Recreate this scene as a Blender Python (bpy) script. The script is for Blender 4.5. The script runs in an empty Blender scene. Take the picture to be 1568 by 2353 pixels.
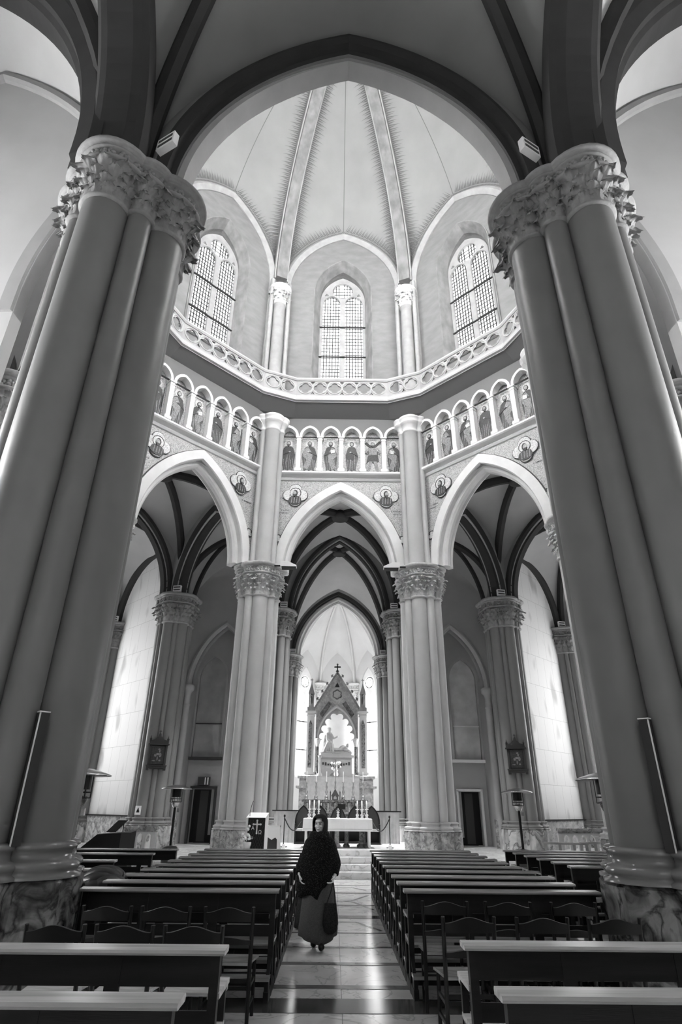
import bpy, bmesh, math, random
from mathutils import Vector, Matrix
random.seed(7)
PI = math.pi
S = bpy.context.scene
COL = S.collection

# ---------------------------------------------------------------- camera, world, exposure
cd = bpy.data.cameras.new('camera')
cam = bpy.data.objects.new('camera', cd); COL.objects.link(cam); S.camera = cam
cd.sensor_fit = 'VERTICAL'; cd.sensor_height = 36.0; cd.lens = 36.0*1345/2353
cd.clip_start = 0.05; cd.clip_end = 300
_y = Vector((768-784, 1857-1176.5, 1345)).normalized()
_z = Vector((812-784, -1481-1176.5, 1345)); _z = (_z-_y*_z.dot(_y)).normalized()
_x = _y.cross(_z)
# rows of R: camera right/down/forward expressed in world axes
right = Vector((_x[0], _y[0], _z[0])); down = Vector((_x[1], _y[1], _z[1])); fwd = Vector((_x[2], _y[2], _z[2]))
M = Matrix.Identity(4)
for i in range(3):
    M[i][0] = right[i]; M[i][1] = -down[i]; M[i][2] = -fwd[i]
M.translation = Vector((-0.10, 0, 1.69))
cam.matrix_world = M

W = bpy.data.worlds.new('overcast'); S.world = W; W.use_nodes = True
W.node_tree.nodes['Background'].inputs[0].default_value = (1, 1, 1, 1)
W.node_tree.nodes['Background'].inputs[1].default_value = 0.05
S.view_settings.view_transform = 'Standard'; S.view_settings.look = 'None'
S.view_settings.gamma = 1.0; S.view_settings.use_curve_mapping = False
S.view_settings.exposure = 2.25
cy = S.cycles
cy.max_bounces = 5; cy.diffuse_bounces = 3; cy.glossy_bounces = 3; cy.transmission_bounces = 2
cy.use_denoising = True; cy.sample_clamp_indirect = 6.0; cy.caustics_reflective = False; cy.caustics_refractive = False
cy.use_adaptive_sampling = True; cy.adaptive_threshold = 0.02

# window light strengths (dim panes in view, boosted unseen panes, added top light)
SKY_DRUM_BOOSTED = 22.0; SKY_DRUM_IN_VIEW = 0.72; ADDED_TOP_LIGHT = 185.0; SKY_APSE_ADDED = 3.6; SKY_APSE_IN_VIEW = 1.1; SKY_ARM = 1.7; SKY_AISLE = 8.5; SKY_FACADE = 0.25

# ---------------------------------------------------------------- materials
MATS = {}
def nodes(name):
    m = bpy.data.materials.new(name); m.use_nodes = True
    nt = m.node_tree; b = nt.nodes['Principled BSDF']
    return m, nt, b
def grey(v): return (v, v, v, 1)
def mat(name, v, rough=0.6, var=0.0, scale=3.0, bump=0.0, bscale=30.0, metal=0.0, spec=0.3, stretch=None, emit=0, detail=5):
    m, nt, b = nodes(name)
    b.inputs['Roughness'].default_value = rough; b.inputs['Metallic'].default_value = metal
    b.inputs['Specular IOR Level'].default_value = spec
    b.inputs['Base Color'].default_value = grey(v)
    tc = nt.nodes.new('ShaderNodeTexCoord'); mp = nt.nodes.new('ShaderNodeMapping')
    nt.links.new(tc.outputs['Object'], mp.inputs[0])
    if stretch: mp.inputs['Scale'].default_value = stretch
    if var:
        n = nt.nodes.new('ShaderNodeTexNoise'); n.inputs['Scale'].default_value = scale; n.inputs['Detail'].default_value = detail
        nt.links.new(mp.outputs[0], n.inputs['Vector'])
        r = nt.nodes.new('ShaderNodeValToRGB')
        r.color_ramp.elements[0].position = .3; r.color_ramp.elements[1].position = .7
        r.color_ramp.elements[0].color = grey(max(0, v*(1-var))); r.color_ramp.elements[1].color = grey(min(1, v*(1+var)))
        nt.links.new(n.outputs['Fac'], r.inputs[0]); nt.links.new(r.outputs[0], b.inputs['Base Color'])
    if bump:
        n2 = nt.nodes.new('ShaderNodeTexNoise'); n2.inputs['Scale'].default_value = bscale; n2.inputs['Detail'].default_value = 4
        nt.links.new(mp.outputs[0], n2.inputs['Vector'])
        bp = nt.nodes.new('ShaderNodeBump'); bp.inputs['Strength'].default_value = bump; bp.inputs['Distance'].default_value = .02
        nt.links.new(n2.outputs['Fac'], bp.inputs['Height']); nt.links.new(bp.outputs[0], b.inputs['Normal'])
    if emit:
        b.inputs['Emission Color'].default_value = (1, 1, 1, 1); b.inputs['Emission Strength'].default_value = emit
    MATS[name] = m; return m
def marble(name, lo, hi, rough=.25, scale=2.2, vein=.9, vscale=1.6, spec=.5, dark=None, vpos=.12):
    m, nt, b = nodes(name); N = nt.nodes; L = nt.links
    b.inputs['Roughness'].default_value = rough; b.inputs['Specular IOR Level'].default_value = spec
    tc = N.new('ShaderNodeTexCoord')
    n = N.new('ShaderNodeTexNoise'); n.inputs['Scale'].default_value = scale; n.inputs['Detail'].default_value = 8; n.inputs['Distortion'].default_value = .6
    L.new(tc.outputs['Object'], n.inputs['Vector'])
    r = N.new('ShaderNodeValToRGB'); r.color_ramp.elements[0].position = .35; r.color_ramp.elements[1].position = .65
    r.color_ramp.elements[0].color = grey(lo); r.color_ramp.elements[1].color = grey(hi); L.new(n.outputs['Fac'], r.inputs[0])
    n2 = N.new('ShaderNodeTexNoise'); n2.inputs['Scale'].default_value = vscale; n2.inputs['Detail'].default_value = 5; n2.inputs['Distortion'].default_value = 1.5
    L.new(tc.outputs['Object'], n2.inputs['Vector'])
    s = N.new('ShaderNodeMath'); s.operation = 'SUBTRACT'; s.inputs[1].default_value = .5; L.new(n2.outputs['Fac'], s.inputs[0])
    a = N.new('ShaderNodeMath'); a.operation = 'ABSOLUTE'; L.new(s.outputs[0], a.inputs[0])
    r2 = N.new('ShaderNodeValToRGB'); r2.color_ramp.elements[0].position = 0; r2.color_ramp.elements[1].position = vpos*.3
    r2.color_ramp.elements[0].color = grey(vein); r2.color_ramp.elements[1].color = grey(0); L.new(a.outputs[0], r2.inputs[0])
    mx = N.new('ShaderNodeMixRGB'); mx.inputs[2].default_value = grey(lo*.4 if dark is None else dark)
    L.new(r2.outputs[0], mx.inputs[0]); L.new(r.outputs[0], mx.inputs[1]); L.new(mx.outputs[0], b.inputs['Base Color'])
    MATS[name] = m; return m
def mosaic(name, lo, hi, scale=28):
    m, nt, b = nodes(name); N = nt.nodes; L = nt.links
    b.inputs['Roughness'].default_value = .5
    tc = N.new('ShaderNodeTexCoord')
    v = N.new('ShaderNodeTexVoronoi'); v.inputs['Scale'].default_value = scale; L.new(tc.outputs['Object'], v.inputs['Vector'])
    sp = N.new('ShaderNodeSeparateColor'); L.new(v.outputs['Color'], sp.inputs[0])
    r = N.new('ShaderNodeValToRGB'); r.color_ramp.elements[0].position = .15; r.color_ramp.elements[1].position = .6
    r.color_ramp.elements[0].color = grey(lo); r.color_ramp.elements[1].color = grey(hi)
    L.new(sp.outputs[0], r.inputs[0]); L.new(r.outputs[0], b.inputs['Base Color'])
    MATS[name] = m; return m
def slabs(name, v, joint, bw, rh, mortar, off=.5, rough=.6, stain=.0):
    m, nt, b = nodes(name); N = nt.nodes; L = nt.links
    b.inputs['Roughness'].default_value = rough; b.inputs['Specular IOR Level'].default_value = .3
    tc = N.new('ShaderNodeTexCoord')
    br = N.new('ShaderNodeTexBrick'); L.new(tc.outputs['UV'], br.inputs['Vector'])
    br.inputs['Color1'].default_value = grey(v); br.inputs['Color2'].default_value = grey(v*.97); br.inputs['Mortar'].default_value = grey(joint)
    br.inputs['Scale'].default_value = 1; br.inputs['Mortar Size'].default_value = mortar; br.inputs['Brick Width'].default_value = bw; br.inputs['Row Height'].default_value = rh
    br.inputs['Mortar Smooth'].default_value = .3; br.offset = off
    out = br.outputs['Color']
    if stain:
        n = N.new('ShaderNodeTexNoise'); n.inputs['Scale'].default_value = .9; n.inputs['Detail'].default_value = 1
        mp = N.new('ShaderNodeMapping'); mp.inputs['Scale'].default_value = (1.2, .55, 1); L.new(tc.outputs['UV'], mp.inputs[0]); L.new(mp.outputs[0], n.inputs['Vector'])
        r = N.new('ShaderNodeValToRGB'); r.color_ramp.elements[0].position = .585; r.color_ramp.elements[1].position = .68
        r.color_ramp.elements[0].color = grey(0); r.color_ramp.elements[1].color = grey(stain); L.new(n.outputs['Fac'], r.inputs[0])
        mx = N.new('ShaderNodeMixRGB'); mx.inputs[2].default_value = grey(v*.35); L.new(r.outputs[0], mx.inputs[0]); L.new(out, mx.inputs[1]); out = mx.outputs[0]
    L.new(out, b.inputs['Base Color']); MATS[name] = m; return m

mat('nave_plaster_dimmed', .26, .9, .05, 1.2, spec=.1)  # darkened plaster copy; dimness of nave and entrance is put into the colour
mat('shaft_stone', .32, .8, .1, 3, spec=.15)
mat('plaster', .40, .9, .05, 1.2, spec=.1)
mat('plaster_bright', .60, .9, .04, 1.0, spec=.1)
mat('dome_plaster', .255, .9, .05, .8, spec=.1)
mat('drum_stone', .20, .85, .12, 1.6, bump=.1, bscale=12, spec=.15, stretch=(1, 1, 2.2))
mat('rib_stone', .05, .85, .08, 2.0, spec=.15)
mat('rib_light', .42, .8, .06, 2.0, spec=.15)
mat('dome_rib', .21, .85, .25, 3.0, spec=.15, stretch=(1, 1, .5))
mat('pier_darkened', .20, .42, .05, 1.5, spec=.35)  # darker copy of pier_light; shade on the near columns is put into the colour
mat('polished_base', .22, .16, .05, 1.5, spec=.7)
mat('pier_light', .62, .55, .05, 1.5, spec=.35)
mat('carved_stone', .30, .6, .12, 9.0, bump=.25, bscale=30, spec=.3)
mat('carved_light', .58, .6, .12, 12.0, bump=.25, bscale=30, spec=.3)
mat('white_stone', .78, .6, .05, 2.0, spec=.3)
mat('gallery_stone', .33, .75, .12, 3.0, spec=.2)
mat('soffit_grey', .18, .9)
mat('paint_dark', .10, .9)
mat('paint_mid', .13, .9)
mat('lead', .02, .7)
mat('iron', .02, .5)
mosaic('mosaic_gold', .20, .55, 70); mosaic('mosaic_field', .22, .62, 26); mosaic('mosaic_robe', .004, .04, 60); mosaic('mosaic_fold', .10, .30, 60)
mosaic('mosaic_white', .42, .75, 60); mosaic('mosaic_ground', .05, .22, 40); mosaic('mosaic_skin', .25, .45, 50)
marble('plinth_marble', .20, .52, .22, 2.4, .9, 1.3, dark=.08)
marble('plinth_pale', .26, .62, .2, 5.5, .8, 3.2, dark=.12)
marble('plinth_dark', .05, .34, .2, 4.5, .85, 2.2, dark=.015, vpos=.22)
marble('floor_marble', .70, .88, .17, 2.0, .6, 1.5, spec=.8, dark=.3, vpos=.08)
marble('floor_band', .05, .12, .15, 3.0, .4, 1.8, dark=.02)
marble('floor_band_grey', .16, .24, .18, 3.0, .4, 1.8, dark=.1)
marble('altar_marble', .30, .5, .3, 5, .6, 3, dark=.15)
marble('altar_dark_marble', .03, .16, .25, 8, .6, 5, dark=.3)
slabs('wall_slabs', .70, .30, .75, 1.3, .006, .5, .55, stain=.55)
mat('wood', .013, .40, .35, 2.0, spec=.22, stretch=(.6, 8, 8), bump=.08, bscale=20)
mat('wood_top_gleam', .30, .2, .25, 2.0, spec=.7, stretch=(.6, 8, 8))  # top-face wood made pale; its gleam is put into the colour
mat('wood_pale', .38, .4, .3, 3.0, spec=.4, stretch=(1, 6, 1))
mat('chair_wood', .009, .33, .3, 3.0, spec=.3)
mat('chair_seat_gleam', .38, .22, .3, 3.0, spec=.6, stretch=(1, 6, 1))  # gleam of the seats is put into the pale wood colour
mat('black', .01, .6)
mat('dark_grey', .05, .6)
mat('cloth_white', .85, .9)
mat('cloth_grey', .42, .9, .1, 6)
mat('cloth_black', .02, .9, .5, 60)
def flecked(name, v, f, scale, th):
    m, nt, b = nodes(name); N = nt.nodes; L = nt.links; b.inputs['Roughness'].default_value = .95; b.inputs['Specular IOR Level'].default_value = .1
    tc = N.new('ShaderNodeTexCoord'); vo = N.new('ShaderNodeTexNoise'); vo.inputs['Scale'].default_value = scale; vo.inputs['Detail'].default_value = 1
    L.new(tc.outputs['Object'], vo.inputs['Vector']); r = N.new('ShaderNodeValToRGB'); r.color_ramp.elements[0].position = th; r.color_ramp.elements[1].position = th+.06
    r.color_ramp.elements[0].color = grey(v); r.color_ramp.elements[1].color = grey(f); L.new(vo.outputs['Fac'], r.inputs[0]); L.new(r.outputs[0], b.inputs['Base Color']); MATS[name] = m
flecked('knit_black', .008, .16, 190, .64); flecked('skirt', .05, .16, 420, .5)
mat('scarf', .016, .9)
mat('skin', .8, .55, .04, 20)
mat('bag', .018, .9, .6, 60)
mat('jacket', .015, .35, .3, 8, spec=.5)
mat('hair', .02, .35, .4, 40, spec=.5)
mat('brass', .45, .3, metal=.9)
mat('wax', .88, .5)
mat('steel', .55, .25, metal=.9)
mat('statue', .38, .5, .1, 8)
mat('lamp_glow', .9, .5, emit=6)
mat('lamp_dim', .45, .5)
mat('picture', .03, .3, .8, 14, spec=.6)
for n, e in (('sky_drum_boosted', SKY_DRUM_BOOSTED), ('sky_drum_in_view', SKY_DRUM_IN_VIEW), ('added_top_light', ADDED_TOP_LIGHT), ('sky_apse_in_view', SKY_APSE_IN_VIEW), ('sky_apse_added', SKY_APSE_ADDED), ('sky_arm', SKY_ARM), ('sky_aisle', SKY_AISLE), ('sky_facade', SKY_FACADE)):
    mat(n, .9, .5, emit=e)
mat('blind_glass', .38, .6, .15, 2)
mat('blind_glass_lit', .62, .6, .15, 2)  # paler copy of blind_glass; light on the right window is painted in

# ---------------------------------------------------------------- helpers
class MB:
    def __init__(s): s.v = []; s.f = []; s.sm = []; s.mi = []; s.m = 0
    def add(s, vs, fs, smooth=False):
        o = len(s.v); s.v += [tuple(v) for v in vs]
        for f in fs: s.f.append([i+o for i in f]); s.sm.append(smooth); s.mi.append(s.m)
    def box(s, c, d, rz=0, taper=1.0):
        x, y, z = [k/2 for k in d]; R = Matrix.Rotation(rz, 3, 'Z')
        vs = []
        for sz in (-1, 1):
            t = taper if sz > 0 else 1
            for sx, sy in ((-1, -1), (1, -1), (1, 1), (-1, 1)):
                p = R @ Vector((sx*x*t, sy*y*t, sz*z)); vs.append((p.x+c[0], p.y+c[1], p.z+c[2]))
        s.add(vs, [(3, 2, 1, 0), (4, 5, 6, 7), (0, 1, 5, 4), (1, 2, 6, 5), (2, 3, 7, 6), (3, 0, 4, 7)])
    def lathe(s, c, prof, n=24, smooth=True, a0=0, sx=1, sy=1):
        vs = []
        for r, z in prof:
            for i in range(n):
                a = a0+2*PI*i/n; vs.append((c[0]+sx*r*math.cos(a), c[1]+sy*r*math.sin(a), c[2]+z))
        fs = []
        for j in range(len(prof)-1):
            for i in range(n): fs.append((j*n+i, j*n+(i+1) % n, (j+1)*n+(i+1) % n, (j+1)*n+i))
        s.add(vs, fs, smooth)
        s.add(vs[:n], [tuple(reversed(range(n)))]); s.add(vs[-n:], [tuple(range(n))])
    def cyl(s, c, r, h, n=16, r2=None): s.lathe(c, [(r, 0), (r if r2 is None else r2, h)], n)
    def tube(s, pts, r, n=8, caps=True):
        pts = [Vector(p) for p in pts]; vs = []; L = len(pts)
        rr = r if isinstance(r, (list, tuple)) else [r]*L
        up = Vector((0, 0, 1)); prev = None
        for i, p in enumerate(pts):
            t = (pts[min(i+1, L-1)]-pts[max(i-1, 0)]).normalized()
            if prev is None:
                a = t.cross(up);
                if a.length < 1e-3: a = t.cross(Vector((1, 0, 0)))
            else: a = prev-t*prev.dot(t)
            a.normalize(); prev = a; b = t.cross(a)
            for k in range(n):
                q = p+(a*math.cos(2*PI*k/n)+b*math.sin(2*PI*k/n))*rr[i]; vs.append(q)
        fs = [(i*n+k, i*n+(k+1) % n, (i+1)*n+(k+1) % n, (i+1)*n+k) for i in range(L-1) for k in range(n)]
        s.add(vs, fs, True)
        if caps: s.add(vs[:n], [tuple(reversed(range(n)))]); s.add(vs[-n:], [tuple(range(n))])
    def bar(s, p, q, w, h=None):
        p, q = Vector(p), Vector(q); h = h or w; t = (q-p).normalized()
        a = t.cross(Vector((0, 0, 1)))
        if a.length < 1e-3: a = Vector((1, 0, 0))
        a.normalize(); b = a.cross(t)
        vs = [e+a*sx*w/2+b*sy*h/2 for e in (p, q) for sx, sy in ((-1, -1), (1, -1), (1, 1), (-1, 1))]
        s.add(vs, [(3, 2, 1, 0), (4, 5, 6, 7), (0, 1, 5, 4), (1, 2, 6, 5), (2, 3, 7, 6), (3, 0, 4, 7)])
    def ball(s, c, r, n=12, m=8, R=None):
        rx, ry, rz = (r, r, r) if not isinstance(r, (tuple, list)) else r
        vs = []
        for j in range(m+1):
            ph = -PI/2+PI*j/m
            for i in range(n):
                a = 2*PI*i/n; p = Vector((rx*math.cos(ph)*math.cos(a), ry*math.cos(ph)*math.sin(a), rz*math.sin(ph)))
                if R: p = R @ p
                vs.append((c[0]+p.x, c[1]+p.y, c[2]+p.z))
        s.add(vs, [(j*n+i, j*n+(i+1) % n, (j+1)*n+(i+1) % n, (j+1)*n+i) for j in range(m) for i in range(n)], True)
    def grid(s, rows, closed=False, smooth=True):
        n = len(rows[0]); vs = [p for r in rows for p in r]
        fs = [(j*n+i, j*n+(i+1) % n, (j+1)*n+(i+1) % n, (j+1)*n+i) for j in range(len(rows)-1) for i in range(n if closed else n-1)]
        s.add(vs, fs, smooth)
    def build(s, name, m, parent=None, loc=None, weld=False, auto=None):
        me = bpy.data.meshes.new(name); me.from_pydata(s.v, [], s.f)
        ms = m if isinstance(m, (list, tuple)) else [m]
        for x in ms: me.materials.append(MATS[x])
        me.polygons.foreach_set('use_smooth', s.sm); me.polygons.foreach_set('material_index', s.mi)
        bm = bmesh.new(); bm.from_mesh(me)
        if weld: bmesh.ops.remove_doubles(bm, verts=bm.verts, dist=1e-4)
        bmesh.ops.recalc_face_normals(bm, faces=bm.faces); bm.to_mesh(me); bm.free()
        o = bpy.data.objects.new(name, me); COL.objects.link(o)
        if loc: o.location = loc
        if parent: o.parent = parent
        return o
def struct(o, label=None): o['kind'] = 'structure'; return o
def tag(o, label, cat, group=None):
    o['label'] = label; o['category'] = cat
    if group: o['group'] = group
    return o
def thing(name, label, cat, loc=(0, 0, 0), rz=0, group=None):
    o = bpy.data.objects.new(name, None); COL.objects.link(o); o.location = loc; o.rotation_euler.z = rz
    return tag(o, label, cat, group)
def copy_tree(o, parent=None):
    c = o.copy(); COL.objects.link(c)
    if parent: c.parent = parent
    for ch in list(o.children): copy_tree(ch, c)
    return c
class Frame:
    """vertical plane: u along, n towards the viewer side, z up"""
    def __init__(s, o, u):
        s.o = Vector((o[0], o[1], o[2] if len(o) > 2 else 0)); s.u = Vector((u[0], u[1], 0)).normalized(); s.n = Vector((s.u.y, -s.u.x, 0))
    def __call__(s, u, n, z): return s.o+s.u*u+s.n*n+Vector((0, 0, z))
def plate(loops, d0, d1, fr, name, m, parent=None, uv=False, z0=0):
    """flat plate with holes from 2D loops (u,z), between normal offsets d0<d1 of frame"""
    cu = bpy.data.curves.new('t', 'CURVE'); cu.dimensions = '2D'; cu.fill_mode = 'BOTH'; cu.extrude = (d1-d0)/2
    for lp in loops:
        sp = cu.splines.new('POLY'); sp.points.add(len(lp)-1)
        for i, (a, b) in enumerate(lp): sp.points[i].co = (a, b, 0, 1)
        sp.use_cyclic_u = True
    ob = bpy.data.objects.new('t', cu); me = bpy.data.meshes.new_from_object(ob)
    bpy.data.objects.remove(ob); bpy.data.curves.remove(cu)
    mid = (d0+d1)/2; pts = [v.co.copy() for v in me.vertices]
    if uv:
        ul = me.uv_layers.new(name='UVMap') if not me.uv_layers else me.uv_layers[0]
        for l in me.loops: p = pts[l.vertex_index]; ul.data[l.index].uv = (p.x, p.y)
    for v, p in zip(me.vertices, pts): v.co = fr(p.x, mid+p.z, p.y+z0)
    me.materials.clear(); me.materials.append(MATS[m]); me.name = name
    for p in me.polygons: p.use_smooth = False
    bm = bmesh.new(); bm.from_mesh(me); bmesh.ops.recalc_face_normals(bm, faces=bm.faces); bm.to_mesh(me); bm.free()
    o = bpy.data.objects.new(name, me); COL.objects.link(o)
    if parent: o.parent = parent
    return o
def lettering(txt, size, fr, u, n, z, name, m, parent=None, align='CENTER', th=.004):
    cu = bpy.data.curves.new('t', 'FONT'); cu.body = txt; cu.size = size; cu.align_x = align; cu.extrude = th
    ob = bpy.data.objects.new('t', cu); me = bpy.data.meshes.new_from_object(ob)
    bpy.data.objects.remove(ob); bpy.data.curves.remove(cu)
    for v in me.vertices: p = v.co.copy(); v.co = fr(u+p.x, n+p.z, z+p.y)
    me.materials.clear(); me.materials.append(MATS[m])
    o = bpy.data.objects.new(name, me); COL.objects.link(o)
    if parent: o.parent = parent
    return o
def circle(cx, cy, r, n=20): return [(cx+r*math.cos(2*PI*i/n), cy+r*math.sin(2*PI*i/n)) for i in range(n)]
def foil(cx, cy, r, lobes=4, n=8, k=.52, rot=None):
    """quatrefoil/cinquefoil outline"""
    rot = PI/2 if rot is None else rot; o = []
    R = r*(1-k); rl = r*k
    half = PI/lobes
    # angle on lobe circle where it meets neighbour (on the bisector line)
    best = PI*.5
    for t in range(200):
        a = PI*t/200
        x = R+rl*math.cos(a); y = rl*math.sin(a)
        if math.atan2(y, x) <= half+1e-6: best = a
        if R+rl*math.cos(a) < 0: break
    # last angle before crossing
    for t in range(400):
        a = PI*t/400; x = R+rl*math.cos(a); y = rl*math.sin(a)
        if a > .6 and math.atan2(y, x) >= half: best = a; break
    else:
        best = PI*.75
    for l in range(lobes):
        b = rot+2*PI*l/lobes
        for i in range(n+1):
            a = -best+2*best*i/n
            x = R+rl*math.cos(a); y = rl*math.sin(a)
            o.append((cx+x*math.cos(b)-y*math.sin(b), cy+x*math.sin(b)+y*math.cos(b)))
    return o
def arch_half(a, rise, r=0, n=14):
    if rise >= a:
        rho = (a*a+rise*rise)/(2*a); c = rho-a; R = rho+r; th = math.acos(max(-1, min(1, c/R)))
        return [(c-R*math.cos(th*i/n), R*math.sin(th*i/n)) for i in range(n+1)]
    return [(-(a+r)*math.cos(PI/2*i/n), (rise+r)*math.sin(PI/2*i/n)) for i in range(n+1)]
def arch_curve(a, rise, r=0, n=14, leg=0):
    h = arch_half(a, rise, r, n); o = h+[(-x, z) for x, z in reversed(h[:-1])]
    if leg: o = [(o[0][0], -leg)]+o+[(o[-1][0], -leg)]
    return o
def arch_loop(a, rise, zs, zb, r=0, n=14):
    """closed outline of an arched opening from bottom zb"""
    o = [(x, z+zs) for x, z in arch_curve(a, rise, r, n)]
    return [(o[0][0], zb)]+o+[(o[-1][0], zb)]
def arch_band(fr, a, rise, zs, sec, name, m, parent=None, leg=0, n=16, u0=0):
    """sec: closed list of (radial, normal) swept along pointed arch"""
    mb = MB(); rows = []
    for r, d in sec:
        rows.append([fr(u0+x, d, zs+z) for x, z in arch_curve(a, rise, r, n, leg)])
    rows.append(rows[0])
    for j in range(len(rows)-1):   # flat-shaded strips keep the mouldings crisp
        for i in range(len(rows[0])-1):
            mb.add([rows[j][i], rows[j][i+1], rows[j+1][i+1], rows[j+1][i]], [(0, 1, 2, 3)])
    for e in (0, -1): mb.add([r[e] for r in rows[:-1]], [tuple(range(len(rows)-1))])
    return mb.build(name, m, parent)
def sweep(pts, side, prof, mb):
    """prof (s, d): s along horizontal side vector, d along the normal"""
    side = Vector(side).normalized(); pts = [Vector(p) for p in pts]; rows = []
    out_ = pts[0]-pts[-1]; out_.z = 0; out_ = out_.normalized()*.3+Vector((0, 0, 1)) if out_.length > 1e-3 else Vector((0, 0, 1))
    for i, p in enumerate(pts):
        t = (pts[min(i+1, len(pts)-1)]-pts[max(i-1, 0)]).normalized(); n = side.cross(t).normalized()
        if not i and n.dot(out_) < 0: n = -n
        if i and n.dot(pn) < 0: n = -n
        pn = n
        rows.append([p+side*a+n*b for a, b in prof])
    for j in range(len(rows)-1):
        k = len(prof)
        for i in range(k):
            mb.add([rows[j][i], rows[j][(i+1) % k], rows[j+1][(i+1) % k], rows[j+1][i]], [(0, 1, 2, 3)])
    mb.add(rows[0], [tuple(range(len(prof)))]); mb.add(rows[-1], [tuple(range(len(prof)))])
def half_curve(c, T, zs, n=14):
    c = Vector((c[0], c[1], 0)); t = Vector((T[0], T[1], 0)); d = (t-c).length; u = (t-c).normalized(); rise = T[2]-zs
    return [c+u*(d+x)+Vector((0, 0, zs+z)) for x, z in arch_half(d, rise, 0, n)]
def rib_prof(w, h): return [(-w/2, .05), (-w/2, -h*.45), (-w*.22, -h), (w*.22, -h), (w/2, -h*.45), (w/2, .05)]
def vault(name, cs, zs, side_z, boss, m='plaster', rm='rib_stone', rw=.28, rh=.26, n=14, parent=None, ribs=True, bulge=.25):
    N = len(cs); B = Vector(boss); mb = MB(); zz = zs if isinstance(zs, (list, tuple)) else [zs]*N
    R = [half_curve(cs[i], B, zz[i], n) for i in range(N)]
    for i in range(N):
        if side_z[i] is None: continue
        j = (i+1) % N
        mid = ((cs[i][0]+cs[j][0])/2, (cs[i][1]+cs[j][1])/2, side_z[i])
        for c, Rc, z in ((cs[i], R[i], zz[i]), (cs[j], R[j], zz[j])):
            A = half_curve(c, mid, z, n); rows = []
            for k in range(n+1):
                row = []
                for s in range(7):
                    f = s/6; p = A[k].lerp(Rc[k], f); p.z += bulge*4*f*(1-f)*(k/n)*.6; row.append(p)
                rows.append(row)
            mb.grid(rows)
    o = struct(mb.build(name, m, parent, weld=True))
    if ribs:
        for i in range(N):
            q = MB(); d = Vector((B.x-cs[i][0], B.y-cs[i][1], 0)).normalized()
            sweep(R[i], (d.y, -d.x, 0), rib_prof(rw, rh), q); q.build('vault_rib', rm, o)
    return o
# ================================================================ STRUCTURE
for _s in (-1,):   # floors
    fl = MB(); fl.box((0, 8.0, -.1), (27, 20.4, .2)); struct(fl.build('floor', 'floor_marble'))
Z1 = .60          # presbytery
amb = MB()
for sx in (-1, 1): amb.box((sx*9.9, 25.0, .125), (12.6, 13.0, .45))
struct(amb.build('floor.001', 'floor_marble'))
pf = MB(); pf.box((0, 28.6, .25), (7.2, 18.0, .70)); struct(pf.build('floor.002', 'floor_marble'))
for k in range(3):
    st = MB(); st.box((0, 18.4+.38*k+.6, .075+.15*k), (6.9, 1.2, .15)); struct(st.build('floor_step', 'floor_marble'))
# inlaid bands of the aisle floor
bd = MB()
def strip(y0, y1, w=1.42, m=0): bd.m = m; bd.box((0, (y0+y1)/2, .002), (w*2, y1-y0, .004))
strip(6.90, 7.36, 2.9, 0); strip(7.72, 7.86, .8, 1); strip(8.76, 8.90, .8, 1); strip(9.74, 9.83, .8, 1)
strip(10.78, 10.84, .8, 1); strip(12.12, 12.42, .8, 0); strip(13.6, 13.68, .8, 1); strip(15.4, 15.6, .8, 0); strip(16.9, 16.98, .8, 1)
bd.m = 1
def inlay(p, q, w=.06):
    p, q = Vector((p[0], p[1], .003)), Vector((q[0], q[1], .003)); d = (q-p).normalized(); nn = Vector((d.y, -d.x, 0))*w/2
    bd.add([p-nn, p+nn, q+nn, q-nn], [(0, 1, 2, 3)])
for s in (-1, 1):
    inlay((s*.66, 11.0), (s*.30, 11.75)); inlay((s*.30, 11.75), (0, 11.75)); inlay((s*.66, 13.1), (s*.3, 14.1), .07); inlay((s*.66, 15.1), (s*.3, 14.3), .07)
    inlay((s*.3, 14.1), (s*.12, 14.2), .07); inlay((s*.3, 14.3), (s*.12, 14.2), .07); inlay((s*.12, 14.2), (-s*.02, 14.2), .07)
    inlay((s*.66, 16.0), (s*.35, 16.5), .07); inlay((s*.35, 16.5), (0, 16.5), .07)
struct(bd.build('floor_inlay', ['floor_band', 'floor_band_grey']))
sm = MB()
for x in (0,):
    sm.box((x, 11, .0012), (.006, 14.6, .0024))
struct(sm.build('floor_seam', 'floor_band_grey'))

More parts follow.
